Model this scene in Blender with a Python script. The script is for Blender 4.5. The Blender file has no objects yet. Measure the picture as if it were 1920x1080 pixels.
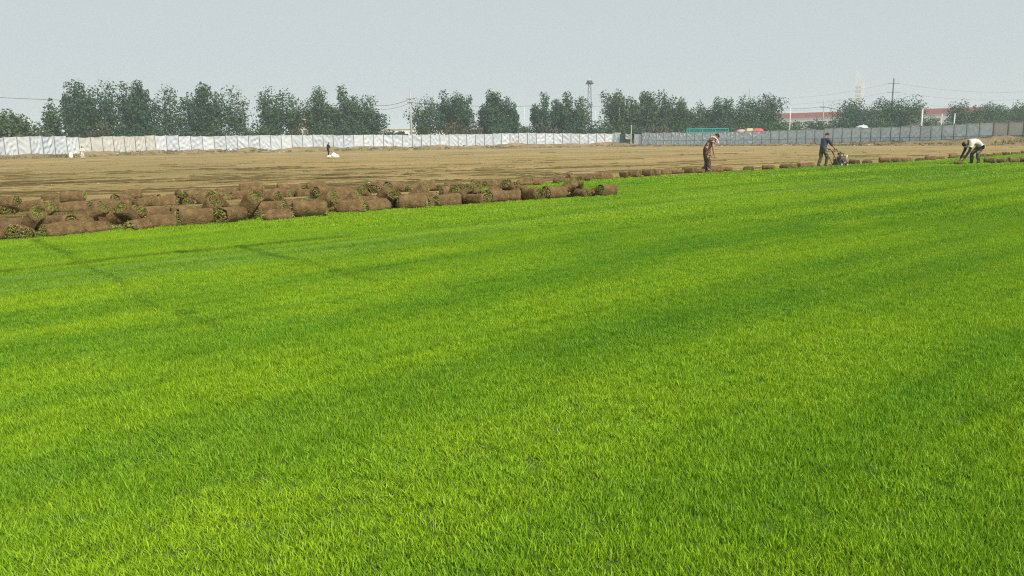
import bpy, bmesh, math, random
import numpy as np
from mathutils import Vector, Matrix, Euler, Quaternion
R = math.radians
random.seed(7); rng = np.random.default_rng(7)
S = bpy.context.scene
C = S.collection

# ------------------------------------------------------------------ camera
CAM_H, F, W, H = 1.5, 1450.0, 1920.0, 1080.0
PITCH, ROLL = R(10.74), R(-0.80)
cam_data = bpy.data.cameras.new('camera'); cam = bpy.data.objects.new('camera', cam_data); C.objects.link(cam)
cam_data.sensor_width = 36.0; cam_data.lens = 36.0*F/W
cam_data.clip_start = 0.05; cam_data.clip_end = 8000
CAM_M = Matrix.Rotation(R(90)-PITCH, 3, 'X') @ Matrix.Rotation(ROLL, 3, 'Z')
cam.matrix_world = Matrix.Translation((0, 0, CAM_H)) @ CAM_M.to_4x4()
S.camera = cam

# ------------------------------------------------------------------ sky, sun, exposure
SUN_EL, SUN_AZ = R(43), R(142)            # azimuth clockwise from +Y (the view direction) to the right
world = bpy.data.worlds.new('World'); S.world = world; world.use_nodes = True
wn, wl = world.node_tree.nodes, world.node_tree.links
bg = wn['Background']; bg.inputs['Strength'].default_value = 0.1
sky = wn.new('ShaderNodeTexSky'); sky.sky_type = 'NISHITA'; sky.sun_disc = False
sky.sun_elevation = SUN_EL; sky.sun_rotation = SUN_AZ; sky.air_density = 1.0; sky.dust_density = 4.0; sky.ozone_density = 1.5
wm = wn.new('ShaderNodeMix'); wm.data_type = 'RGBA'; wm.inputs['Factor'].default_value = 0.88
wl.new(sky.outputs[0], wm.inputs['A']); wm.inputs['B'].default_value = (5.6, 6.15, 6.35, 1)   # even hazy overcast
wl.new(wm.outputs['Result'], bg.inputs['Color'])
sl = bpy.data.lights.new('sun', 'SUN'); so = bpy.data.objects.new('sun', sl); C.objects.link(so)
sl.energy = 4.3; sl.angle = R(5); sl.color = (1.0, 0.95, 0.87)
sdir = Vector((math.sin(SUN_AZ)*math.cos(SUN_EL), math.cos(SUN_AZ)*math.cos(SUN_EL), math.sin(SUN_EL)))
so.rotation_euler = sdir.to_track_quat('Z', 'Y').to_euler(); so.location = (0, 0, 60)
S.view_settings.view_transform = 'Standard'; S.view_settings.look = 'None'
S.view_settings.exposure = 0.12; S.view_settings.gamma = 1.0; S.view_settings.use_curve_mapping = False
S.render.engine = 'CYCLES'; S.cycles.use_denoising = False; S.cycles.use_adaptive_sampling = False; S.cycles.pixel_filter_type = 'BLACKMAN_HARRIS'; S.cycles.filter_width = 1.15; S.cycles.max_bounces = 6; S.cycles.volume_bounces = 1
S.cycles.transparent_max_bounces = 8

# ------------------------------------------------------------------ helpers
def ray(px, py):
    return CAM_M @ Vector(((px-W/2)/F, -(py-H/2)/F, -1.0))
def ground(px, py, z=0.0):
    d = ray(px, py); t = (z-CAM_H)/d.z
    return Vector((d.x*t, d.y*t, z))
def at(px, py, Y):
    d = ray(px, py); t = Y/d.y
    return Vector((d.x*t, Y, CAM_H+d.z*t))
def hor(px): return 278.4-0.01396*px
def colx(px, Y): return at(px, hor(px), Y).x
def tag(o, label=None, cat=None, group=None, kind=None):
    if label: o['label'] = label
    if cat: o['category'] = cat
    if group: o['group'] = group
    if kind: o['kind'] = kind
    return o
def empty(name, loc=(0, 0, 0), rz=0.0):
    o = bpy.data.objects.new(name, None); C.objects.link(o); o.location = loc; o.rotation_euler = (0, 0, rz)
    o.empty_display_size = 0.2
    return o
def link(name, me, mat=None, parent=None, smooth=False):
    o = bpy.data.objects.new(name, me); C.objects.link(o)
    if mat and not me.materials: me.materials.append(mat)
    if smooth: me.polygons.foreach_set('use_smooth', [True]*len(me.polygons))
    if parent: o.parent = parent
    return o
class MB:
    def __init__(s): s.v = []; s.f = []
    def add(s, vs, fs):
        n = len(s.v); s.v += [tuple(v) for v in vs]; s.f += [tuple(i+n for i in f) for f in fs]; return s
    def box(s, c, d, rz=0.0, m=None, taper=1.0):
        x, y, z = (k/2 for k in d)
        vs = [Vector((sx*x*(taper if sz > 0 else 1), sy*y*(taper if sz > 0 else 1), sz*z)) for sz in (-1, 1) for sy in (-1, 1) for sx in (-1, 1)]
        M = m or Matrix.Rotation(rz, 3, 'Z')
        vs = [M @ v + Vector(c) for v in vs]
        return s.add(vs, [(0, 2, 3, 1), (4, 5, 7, 6), (0, 1, 5, 4), (2, 6, 7, 3), (0, 4, 6, 2), (1, 3, 7, 5)])
    def tube(s, pts, rad, n=6, cap=True):
        pts = [Vector(p) for p in pts]; k = len(pts)
        rad = rad if isinstance(rad, (list, tuple)) else [rad]*k
        vs, fs = [], []
        for i, p in enumerate(pts):
            t = (pts[min(i+1, k-1)]-pts[max(i-1, 0)]).normalized()
            a = t.orthogonal().normalized() if abs(t.z) > .9 else t.cross(Vector((0, 0, 1))).normalized()
            b = t.cross(a)
            for j in range(n):
                th = 2*math.pi*j/n
                vs.append(p + (a*math.cos(th)+b*math.sin(th))*rad[i])
        for i in range(k-1):
            for j in range(n):
                fs.append((i*n+j, i*n+(j+1) % n, (i+1)*n+(j+1) % n, (i+1)*n+j))
        if cap: fs += [tuple(range(n))[::-1], tuple(range((k-1)*n, k*n))]
        return s.add(vs, fs)
    def mesh(s, name):
        me = bpy.data.meshes.new(name); me.from_pydata(s.v, [], s.f); me.update(); return me
    def build(s, name, mat, parent=None, smooth=False, bevel=0):
        me = s.mesh(name)
        if bevel:
            bm = bmesh.new(); bm.from_mesh(me); bmesh.ops.bevel(bm, geom=bm.edges[:], offset=bevel, segments=2, affect='EDGES', clamp_overlap=True); bm.to_mesh(me); bm.free()
        return link(name, me, mat, parent, smooth)
def vnoise(x, y, seed=0):
    """smooth value noise, numpy"""
    x = np.asarray(x, float); y = np.asarray(y, float)
    xi = np.floor(x).astype(np.int64); yi = np.floor(y).astype(np.int64); fx = x-xi; fy = y-yi
    def h(a, b):
        n = (a*374761393 + b*668265263 + seed*974711) & 0x7fffffff
        n = ((n ^ (n >> 13))*1274126177) & 0x7fffffff
        return ((n ^ (n >> 16)) & 0xffff)/65535.0
    u = fx*fx*(3-2*fx); v = fy*fy*(3-2*fy)
    return (h(xi, yi)*(1-u)+h(xi+1, yi)*u)*(1-v)+(h(xi, yi+1)*(1-u)+h(xi+1, yi+1)*u)*v

# ------------------------------------------------------------------ materials
class NT:
    def __init__(s, name):
        s.m = bpy.data.materials.new(name); s.m.use_nodes = True
        s.n = s.m.node_tree.nodes; s.l = s.m.node_tree.links; s.b = s.n['Principled BSDF']; s.out = s.n['Material Output']
        s.b.inputs['Specular IOR Level'].default_value = 0.25
    def new(s, t, **kw):
        n = s.n.new(t)
        for k, v in kw.items(): setattr(n, k, v)
        return n
    def set(s, sock, v):
        if isinstance(v, bpy.types.NodeSocket): s.l.new(v, sock)
        else: sock.default_value = v
    def pos(s, scale=(1, 1, 1), rot=(0, 0, 0), obj=False):
        src = s.new('ShaderNodeTexCoord').outputs['Object'] if obj else s.new('ShaderNodeNewGeometry').outputs['Position']
        if any(rot):
            mr_ = s.new('ShaderNodeMapping', vector_type='POINT'); mr_.inputs['Rotation'].default_value = rot; s.l.new(src, mr_.inputs['Vector']); src = mr_.outputs[0]
        mp = s.new('ShaderNodeMapping', vector_type='POINT'); mp.inputs['Scale'].default_value = scale
        s.l.new(src, mp.inputs['Vector']); return mp.outputs[0]
    def noise(s, vec, scale, detail=4, rough=.55):
        n = s.new('ShaderNodeTexNoise'); n.inputs['Scale'].default_value = scale; n.inputs['Detail'].default_value = detail; n.inputs['Roughness'].default_value = rough
        s.l.new(vec, n.inputs['Vector']); return n.outputs['Fac']
    def ramp(s, fac, stops, interp='LINEAR'):
        r = s.new('ShaderNodeValToRGB'); e = r.color_ramp.elements; r.color_ramp.interpolation = interp
        while len(e) < len(stops): e.new(.5)
        for k, (p, c) in enumerate(stops):
            e[k].position = p; e[k].color = (*c, 1) if len(c) == 3 else c
        s.l.new(fac, r.inputs[0]); return r.outputs[0]
    def mix(s, f, a, b, mode='MIX'):
        m = s.new('ShaderNodeMix', data_type='RGBA', blend_type=mode)
        s.set(m.inputs['Factor'], f); s.set(m.inputs['A'], a if not isinstance(a, tuple) else (*a, 1)); s.set(m.inputs['B'], b if not isinstance(b, tuple) else (*b, 1))
        return m.outputs['Result']
    def math(s, op, a, b=0.0):
        m = s.new('ShaderNodeMath', operation=op); s.set(m.inputs[0], a); s.set(m.inputs[1], b); return m.outputs[0]
    def bump(s, h, strength=.5, dist=.02):
        b = s.new('ShaderNodeBump'); b.inputs['Strength'].default_value = strength; b.inputs['Distance'].default_value = dist
        s.l.new(h, b.inputs['Height']); s.l.new(b.outputs[0], s.b.inputs['Normal'])
    def done(s, color=None, rough=.8, metal=0.0, spec=None):
        if color is not None: s.set(s.b.inputs['Base Color'], (*color, 1) if isinstance(color, tuple) else color)
        s.b.inputs['Roughness'].default_value = rough; s.b.inputs['Metallic'].default_value = metal
        if spec is not None: s.b.inputs['Specular IOR Level'].default_value = spec
        return s.m
def simple(name, c, rough=.7, var=.18, scale=3.0, metal=0.0, obj=True):
    t = NT(name); v = t.pos(obj=obj); n = t.noise(v, scale)
    k = t.ramp(n, [(.25, tuple(x*(1-var) for x in c)), (.75, tuple(min(1, x*(1+var)) for x in c))])
    return t.done(k, rough, metal)
def leafy(name, c1, c2, trans=.3, big=None, rough=.6, spec=.2):
    """leaf / blade material: per-piece variation, diffuse + translucent"""
    t = NT(name); g = t.new('ShaderNodeNewGeometry'); col = t.ramp(g.outputs['Random Per Island'], [(0, c1), (1, c2)])
    if big: col = big(t, col)
    t.done(col, rough, spec=spec)
    tr = t.new('ShaderNodeBsdfTranslucent'); tcol = t.mix(.5, col, (1.0, 1.0, .25), 'MULTIPLY')
    t.l.new(col if not trans else tcol, tr.inputs['Color'])
    ms = t.new('ShaderNodeMixShader'); ms.inputs[0].default_value = trans
    t.l.new(t.b.outputs[0], ms.inputs[1]); t.l.new(tr.outputs[0], ms.inputs[2]); t.l.new(ms.outputs[0], t.out.inputs['Surface'])
    return t.m
LAY = R(40)
def lawn_colour(t, col):
    """patches of yellower and deeper turf, strips along the laying direction, pale bruised wheel tracks"""
    p = t.pos(); ps = t.pos(scale=(.05, .55, 1), rot=(0, 0, -LAY)); pm = t.pos(scale=(.20, 3.2, 1), rot=(0, 0, -LAY))
    col = t.mix(t.ramp(t.noise(p, 1.3, 4), [(.38, (0, 0, 0)), (.62, (1, 1, 1))]), t.mix(1.0, col, (.93, .96, .97), 'MULTIPLY'), t.mix(1.0, col, (1.09, 1.03, .9), 'MULTIPLY'))
    col = t.mix(t.ramp(t.noise(ps, 1.0, 3), [(.40, (1, 1, 1)), (.54, (0, 0, 0))]), col, t.mix(1.0, col, (.66, .80, 1.0), 'MULTIPLY'))
    col = t.mix(t.ramp(t.noise(pm, 1.0, 4), [(.45, (0, 0, 0)), (.7, (1, 1, 1))]), col, t.mix(1.0, col, (1.15, 1.10, .95), 'MULTIPLY'))
    col = t.mix(t.ramp(t.noise(pm, 1.7, 3), [(.30, (1, 1, 1)), (.42, (0, 0, 0))]), col, t.mix(1.0, col, (.74, .80, .8), 'MULTIPLY'))
    at_ = t.new('ShaderNodeAttribute', attribute_type='INSTANCER', attribute_name='pale')
    col = t.mix(at_.outputs['Fac'], col, (.40, .56, .17))
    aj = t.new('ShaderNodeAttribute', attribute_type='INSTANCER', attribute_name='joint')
    al = t.new('ShaderNodeAttribute', attribute_type='INSTANCER', attribute_name='lush')
    col = t.mix(al.outputs['Fac'], col, t.mix(1.0, col, (.58, .77, .95), 'MULTIPLY'))
    return t.mix(aj.outputs['Fac'], col, (.045, .11, .012))  # step shade along the turf joints, painted into the blade colour
GR1, GR2 = (.145, .305, .008), (.445, .655, .040)
M = {}
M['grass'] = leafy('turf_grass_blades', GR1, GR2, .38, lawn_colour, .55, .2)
t = NT('lawn_thatch'); M['lawn'] = t.done(t.ramp(t.noise(t.pos(), 40), [(.3, (.045, .09, .008)), (.7, (.10, .16, .02))]), .95)
M['roll_grass'] = leafy('rolled_grass', (.15, .18, .03), (.50, .49, .16), .25)
FUR = R(26)
t = NT('bare_soil')
v = t.pos(); vs = t.pos(scale=(.05, 1, 1), rot=(0, 0, -FUR)); vm = t.pos(scale=(.07, 1, 1), rot=(0, 0, -FUR))
c = t.ramp(t.noise(vs, .8, 6, .65), [(.3, (.235, .165, .064)), (.5, (.365, .262, .108)), (.72, (.51, .385, .175))])
c = t.mix(t.ramp(t.noise(vm, 6.5, 6, .75), [(.52, (0, 0, 0)), (.66, (.65, .65, .65))]), c, (.17, .115, .032))
c = t.mix(t.ramp(t.noise(v, .06, 4), [(.42, (0, 0, 0)), (.7, (.6, .6, .6))]), c, (.20, .185, .066))
c = t.mix(t.ramp(t.noise(v, 9, 4), [(.6, (0, 0, 0)), (.8, (.6, .6, .6))]), c, (.52, .41, .20))
t.bump(t.noise(v, 7, 6, .75), 1.0, .11); M['soil'] = t.done(c, .95, spec=.1)
t = NT('bank_soil'); v = t.pos()
c = t.ramp(t.noise(v, .5, 6, .7), [(.35, (.19, .165, .065)), (.5, (.25, .19, .10)), (.65, (.33, .25, .13))])
t.bump(t.noise(v, 3, 6, .7), 1, .15); M['bank'] = t.done(c, .95, spec=.1)
t = NT('roll_soil'); v = t.pos(obj=True)
c = t.ramp(t.noise(v, 7, 5, .65), [(.3, (.115, .073, .031)), (.5, (.195, .124, .055)), (.72, (.30, .205, .098))])
c = t.mix(t.ramp(t.noise(v, 30, 4), [(.62, (0, 0, 0)), (.75, (.8, .8, .8))]), c, (.34, .27, .13))
t.bump(t.noise(v, 22, 5, .7), 1.0, .05); M['roll_soil'] = t.done(c, .95, spec=.1)
M['scrap'] = leafy('sod_scrap', (.075, .055, .018), (.16, .125, .038), .1)
M['clod'] = simple('clod_soil', (.19, .125, .06), .95, .3, 8)
M['bark'] = simple('bark', (.20, .17, .13), .95, .3, 4)
M['pale_bark'] = simple('pale_bark', (.45, .42, .35), .95, .2, 4)
M['leaf_dark'] = leafy('leaf_dark', (.020, .062, .024), (.066, .140, .054), .18)
M['leaf_mid'] = leafy('leaf_mid', (.028, .074, .026), (.086, .160, .058), .2)
M['leaf_pale'] = leafy('leaf_pale', (.045, .088, .030), (.115, .175, .060), .22)
M['leaf_brown'] = leafy('leaf_brown', (.055, .058, .030), (.12, .115, .06), .15)
M['leaf_weed'] = leafy('weed_leaf', (.11, .115, .03), (.25, .235, .08), .2)
M['white_sheet'] = simple('white_plastic_sheet', (.515, .555, .575), .30, .06, .8)
M['cream_sheet'] = simple('cream_plastic_sheet', (.52, .52, .47), .4, .06, .8)
M['grey_sheet'] = simple('grey_plastic_sheet', (.57, .665, .71), .34, .12, .7)
M['plain_sheet'] = simple('plain_grey_panel', (.52, .51, .47), .6, .08, .7)
M['white_sheet_2'] = simple('greyer_plastic_sheet', (.475, .515, .54), .30, .08, .8); M['white_sheet_3'] = simple('whiter_plastic_sheet', (.56, .59, .60), .32, .06, .8)
M['green_sheet'] = simple('dark_green_tarpaulin', (.045, .085, .07), .5, .15, 2)
M['post'] = simple('fence_post_steel', (.12, .12, .115), .6, .2, 2)
M['concrete'] = simple('concrete_pole', (.42, .41, .385), .85, .12, 2)
M['galv'] = simple('galvanised_steel', (.62, .63, .62), .5, .1, 2)
M['dark_steel'] = simple('dark_steel', (.09, .09, .085), .55, .3, 6)
M['wire'] = simple('wire', (.06, .06, .06), .6, .1, 2)
M['white_wall'] = simple('white_wall', (.78, .78, .76), .8, .04, .3)
M['cream_wall'] = simple('cream_wall', (.62, .56, .40), .8, .06, .5)
M['red_roof'] = simple('red_metal_roof', (.40, .12, .105), .6, .1, .3)
M['grey_wall'] = simple('pale_grey_wall', (.55, .58, .57), .8, .05, .3)
M['tower'] = simple('tower_cladding', (.60, .63, .65), .6, .03, .1)
M['glass'] = simple('window_glass', (.10, .12, .13), .15, .1, .5)
M['teal'] = simple('teal_paint', (.02, .30, .25), .5, .12, 2)
M['teal_dark'] = simple('dark_teal_panel', (.01, .12, .11), .6, .15, 2)
M['red_cover'] = simple('red_cover', (.62, .10, .09), .6, .15, 1)
M['cream'] = simple('cream_paint', (.70, .58, .34), .6, .1, 2)
M['pink'] = simple('faded_pink_cloth', (.60, .36, .30), .8, .12, 2)
M['rubber'] = simple('rubber', (.03, .03, .03), .85, .2, 9)
M['sack'] = simple('white_woven_sack', (.86, .83, .72), .7, .05, 6)
M['skin'] = simple('skin', (.42, .22, .12), .6, .08, 10)
M['skin_dark'] = simple('sunburnt_skin', (.24, .11, .06), .6, .08, 10)
M['hair'] = simple('hair', (.012, .011, .010), .6, .2, 30)
M['towel'] = simple('pink_towel', (.80, .58, .56), .9, .06, 14)
M['navy'] = simple('navy_shirt', (.060, .062, .105), .85, .2, 7)
M['white_shirt'] = simple('white_shirt', (.72, .66, .56), .85, .05, 7)
M['black_cloth'] = simple('black_cloth', (.014, .014, .016), .9, .2, 9)
M['dark_sleeve'] = simple('dark_sleeve', (.022, .030, .030), .9, .2, 9)
M['cap'] = simple('dark_cap', (.03, .03, .035), .9, .2, 9)
M['engine'] = simple('engine_block', (.21, .155, .09), .6, .35, 14)
M['frame_paint'] = simple('rusty_frame_paint', (.12, .075, .04), .75, .35, 12)
M['pale_paint'] = simple('pale_tank_paint', (.46, .40, .28), .5, .2, 12)
def camo(name, cols, scale):
    t = NT(name); n = t.noise(t.pos(obj=True), scale, 2, .4)
    return t.done(t.ramp(n, [(0, cols[0]), (.43, cols[1]), (.52, cols[2]), (.60, cols[3])], 'CONSTANT'), .9)
M['camo_brown'] = camo('brown_camouflage', [(.035, .022, .016), (.16, .10, .065), (.05, .032, .022), (.42, .32, .25)], 9)
M['camo_green'] = camo('green_camouflage', [(.030, .035, .022), (.105, .11, .062), (.05, .056, .032), (.26, .24, .15)], 9)

# ------------------------------------------------------------------ setting: bare field
UD = Vector((math.cos(FUR), math.sin(FUR), 0)); VD = Vector((-math.sin(FUR), math.cos(FUR), 0))
lawn_px = [(-150, 464), (0, 452), (300, 428.5), (600, 405), (900, 386), (1100, 372.5), (1156, 367.5), (1160, 361), (1090, 360), (1000, 362), (930, 362), (880, 359), (866, 354), (905, 354.5), (1000, 351), (1100, 343), (1200, 335.5), (1320, 327.5), (1450, 320.5), (1600, 311), (1750, 302.5), (1860, 295.5), (1920, 291), (2080, 281)]
lawn_poly = [ground(*p) for p in lawn_px]
e = lawn_poly[-1]; b0 = lawn_poly[0]
lawn_poly += [Vector((e.x+60, e.y-10, 0)), Vector((110, -25, 0)), Vector((-45, -25, 0)), Vector((b0.x-24, b0.y-17, 0))]
PX = np.array([p.x for p in lawn_poly]); PY = np.array([p.y for p in lawn_poly])
def in_lawn(x, y):
    r = np.zeros(x.shape, bool); j = len(PX)-1
    for i in range(len(PX)):
        cond = ((PY[i] > y) != (PY[j] > y)) & (x < (PX[j]-PX[i])*(y-PY[i])/(PY[j]-PY[i]+1e-12)+PX[i])
        r ^= cond; j = i
    return r
def axis(lo, hi, step, far, n):
    mid = np.arange(lo, hi, step); g = np.geomspace(1, far, n)
    return np.concatenate([(lo-g)[::-1], mid, hi-step+g])
us = axis(-120, 210, 1.4, 2000, 16)
vs_ = np.concatenate([axis(4, 60, .16, 1, 2)[:-2], np.arange(60, 190, .45), 190+np.geomspace(.5, 2100, 20)])
vs_ = np.concatenate([(4-np.geomspace(.5, 2000, 20))[::-1]-1.2, vs_])
U, V = np.meshgrid(us, vs_)
jog = (vnoise(U*.02, V*.05, 3)-.5)*1.2
rid = vnoise(U*.09+17, (V+jog)*1.9, 5)
rid2 = vnoise(U*.25+3, (V+jog)*.9, 9)
Z = np.where(rid > .62, (rid-.62)*.22, 0) + (rid2-.5)*.015 + (vnoise(U*1.1, V*3.1, 4)-.5)*.03
X = U*UD.x+V*VD.x; Y = U*UD.y+V*VD.y
fadef = np.clip((np.hypot(X, Y)-8)/6, 0, 1)*np.clip((230-np.hypot(X, Y))/40, 0, 1)
Z = Z*fadef - .0
Z = np.where(in_lawn(X, Y), -.01, Z)
nu, nv = len(us), len(vs_)
idx = np.arange(nu*nv).reshape(nv, nu)
faces = np.stack([idx[:-1, :-1], idx[:-1, 1:], idx[1:, 1:], idx[1:, :-1]], -1).reshape(-1, 4)
def np_mesh(name, verts, faces):
    me = bpy.data.meshes.new(name); verts = np.asarray(verts, np.float32); faces = np.asarray(faces, np.int32)
    me.vertices.add(len(verts)); me.vertices.foreach_set('co', verts.ravel())
    k = faces.shape[1]; me.loops.add(faces.size); me.loops.foreach_set('vertex_index', faces.ravel())
    me.polygons.add(len(faces)); me.polygons.foreach_set('loop_start', np.arange(0, faces.size, k, dtype=np.int32))
    me.update(calc_edges=True); return me
tag(link('ground', np_mesh('ground', np.stack([X, Y, Z], -1).reshape(-1, 3), faces), M['soil'], smooth=True), kind='structure')
# lawn sheet: a cut sod layer, a real step above the soil
bm = bmesh.new(); top = [bm.verts.new((p.x, p.y, .032)) for p in lawn_poly]; bm.faces.new(top if True else None)
r = bmesh.ops.extrude_face_region(bm, geom=bm.faces[:])
for g in r['geom']:
    if isinstance(g, bmesh.types.BMVert): g.co.z = -.05
bmesh.ops.recalc_face_normals(bm, faces=bm.faces[:])
me = bpy.data.meshes.new('lawn'); bm.to_mesh(me); bm.free(); tag(link('lawn', me, M['lawn']), kind='structure')

# ------------------------------------------------------------------ fence line and soil bank
FL = [(-230, 96), (-100, 103), (0, 110), (105, 118), (300, 134), (600, 148), (960, 165), (1150, 171), (1203, 167), (1300, 158), (1440, 146), (1540, 137), (1660, 126), (1760, 117), (1862, 110), (1960, 104), (2160, 94)]
FP = [Vector((colx(a, b), b, 0)) for a, b in FL]
bank_h = [.6, .6, .6, .65, .87, .80, .90, .80, .5, .34, .34, .46, .62, .66, 1.05, 1.25, 1.2]
fence_top = [258, 258, 258, 256.3, 255.3, 253, 249.6, 249.3, 248.6, 248, 246, 241.5, 237.5, 234, 227.5, 228, 226]
FT = [at(max(a, 0) if a < 0 else min(a, 1960), ft, b).z for (a, b), ft in zip(FL, fence_top)]
cum = [0]
for a, b in zip(FP, FP[1:]): cum.append(cum[-1]+(b-a).length)
def along(s, arr=None):
    s = min(max(s, 0), cum[-1]-1e-6)
    for i in range(len(cum)-1):
        if s <= cum[i+1]:
            k = (s-cum[i])/(cum[i+1]-cum[i])
            if arr is not None: return arr[i]*(1-k)+arr[i+1]*k
            return FP[i].lerp(FP[i+1], k)
def s_at(px):
    for i in range(len(FL)-1):
        if FL[i][0] <= px <= FL[i+1][0]:
            lo, hi = cum[i], cum[i+1]
            for _ in range(30):
                m = (lo+hi)/2; p = along(m)
                if p.x/p.y < (ray(px, hor(px)).x/ray(px, hor(px)).y): lo = m
                else: hi = m
            return lo
def out_n(s):                       # unit normal of the fence towards the field
    d = (along(s+.5)-along(s-.5)); n = Vector((d.y, -d.x, 0)).normalized(); return n
vsb, fsb, cs = [], [], [-1.0, -.4, .1, .5, .9, 1.4, 1.9, 2.5, 3.2, 4.0, 5.0]
prof = [.7, .95, 1.0, .98, .92, .78, .6, .42, .26, .12, -.06]
ss = np.arange(0, cum[-1], .6)
for i, s in enumerate(ss):
    p, n, h = along(s), out_n(s), along(s, bank_h)
    for j, (c_, q) in enumerate(zip(cs, prof)):
        w = p+n*c_
        k = .55+.75*float(vnoise(s*.33+j*.15, c_*.5, 21))+.35*float(vnoise(s*1.3, c_*1.5, 8)-.5)
        vsb.append((w.x, w.y, h*q*k*1.05 if j < len(cs)-1 else -.06))
nb = len(cs)
for i in range(len(ss)-1):
    for j in range(nb-1): fsb.append((i*nb+j, i*nb+j+1, (i+1)*nb+j+1, (i+1)*nb+j))
tag(link('soil_bank', np_mesh('soil_bank', vsb, fsb), M['bank'], smooth=True), kind='structure')

def panel_mesh(p0, p1, z00, z01, z10, z11, n, amp, seed, nx=18, nz=15, thick=.015):
    rr = random.Random(seed); waves = []
    for _ in range(4):
        a = rr.choice((-1, 1))*R(rr.uniform(25, 65)); f = rr.uniform(6, 12)
        waves.append((math.cos(a)*f, math.sin(a)*f, rr.uniform(0, 6.3), rr.uniform(.5, 1)))
    L = (p1-p0).length; vs, fs = [], []
    for side in (1, 0):
        for i in range(nx+1):
            for k in range(nz+1):
                u, w = i/nx, k/nz; b = p0.lerp(p1, u)
                zb = z00*(1-u)+z10*u; zt = z01*(1-u)+z11*u
                sag = -.09*(.3+(seed*37 % 10)/10)*math.sin(math.pi*u)*w
                x_, z_ = u*L, w*2.5
                d = sum(A*(1-2*abs(math.sin(.5*(fx*x_+fz*z_)+ph+.9*math.sin(2.1*x_+1.7*z_+ph)))) for fx, fz, ph, A in waves)/2
                edge = min(1, 5*u, 5*(1-u), 6*(1-w)+.15)
                q = b+n*(amp*d*edge + side*thick)
                vs.append((q.x, q.y, zb+(zt-zb)*w+sag))
    m1 = (nx+1)*(nz+1)
    for i in range(nx):
        for k in range(nz):
            a = i*(nz+1)+k; fs.append((a, a+nz+1, a+nz+2, a+1)); fs.append((m1+a, m1+a+1, m1+a+nz+2, m1+a+nz+1))
    me = bpy.data.meshes.new('panel'); me.from_pydata(vs, [], fs); me.update(); return me
def fence(label, px0, px1, step, mat, amp, seed, rail=False, post_r=.035, base=.15, alt=None, zoff=0.0):
    s0, s1 = s_at(px0), s_at(px1); n = max(1, round((s1-s0)/step)); mid = along((s0+s1)/2)
    root = empty('sheet_fence', (along(s0).x, along(s0).y, 0)); tag(root, label, 'fence')
    rr = random.Random(seed); prev = rr.uniform(-.06, .06); o = root.location
    for i in range(n):
        a, b = s0+(s1-s0)*i/n, s0+(s1-s0)*(i+1)/n
        p, q = along(a)-o, along(b)-o; nn = out_n((a+b)/2)
        if rr.random() < .35: prev = rr.uniform(-.12, .12)
        za, zb = along(a, FT)+prev+zoff, along(b, FT)+prev+zoff+rr.uniform(-.05, .05)
        me = panel_mesh(p, q, base, za, base, zb, nn, amp, seed*1000+i)
        link('panel', me, alt[0] if alt and alt[1](i, n) else M[rr.choice(('white_sheet', 'white_sheet_2', 'white_sheet_3'))] if alt else mat, root, True)
        pz = max(za, zb)+rr.uniform(-.03, .06); tl = rr.uniform(-.05, .05)
        MB().tube([p+nn*.13+Vector((0, 0, -.1)), p+nn*.13+Vector((tl, 0, pz))], post_r, 5).build('post', M['post'], root)
        if rail:
            for zf in (.42, .97): MB().tube([p+nn*.12+Vector((0, 0, za*zf)), q+nn*.12+Vector((0, 0, zb*zf))], .022, 4).build('rail', M['post'], root)
    return root
fence('long white crumpled plastic sheet fence on a soil bank', -225, 1150, 1.95, M['white_sheet'], .13, 3, alt=(M['cream_sheet'], lambda i, n: i < 21 and i > 13))
fence('grey crumpled plastic sheet fence with thin rails and dark posts', 1204, 1861, 1.85, M['grey_sheet'], .12, 5, rail=True, post_r=.045)
fence('plain flat grey panel fence section ending the crumpled grey fence', 1862.5, 2150, 2.1, M['plain_sheet'], .004, 8, rail=True, post_r=.06, zoff=-.1)
# gap in the fence: green tarpaulin gate
gs = s_at(1150.5); ge = s_at(1203.5); gl = ge-gs; go = along(gs)
gt = empty('fence_gate', (go.x, go.y, 0)); tag(gt, 'gate gap hung with dark green tarpaulin and white sheets between the fences', 'gate')
for k, (f0, f1, z0, z1, m, am, off) in enumerate([(.0, .27, .15, 3.1, 'grey_sheet', .02, 0), (.24, .60, .12, 2.75, 'green_sheet', .06, .25), (.46, .64, 1.6, 2.8, 'white_sheet', .06, .4), (.74, .985, .2, 2.7, 'white_sheet', .05, .1)]):
    nn = out_n((gs+ge)/2)
    link('tarpaulin', panel_mesh(along(gs+gl*f0)-go+nn*off, along(gs+gl*f1)-go+nn*off, z0, z1, z0, z1-.1, nn, am, 900+k), M[m], gt, True)
for f, h_, r_, m in [(.01, 3.1, .05, 'post'), (.26, 2.9, .05, 'post'), (.62, 4.6, .11, 'pale_bark'), (.72, 2.7, .05, 'post'), (.99, 3.6, .09, 'post')]:
    p = along(gs+gl*f)-go+out_n(gs)*.3; MB().tube([p+Vector((0, 0, -.1)), p+Vector((.1, 0, h_))], r_, 6).build('post', M[m], gt)

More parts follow.
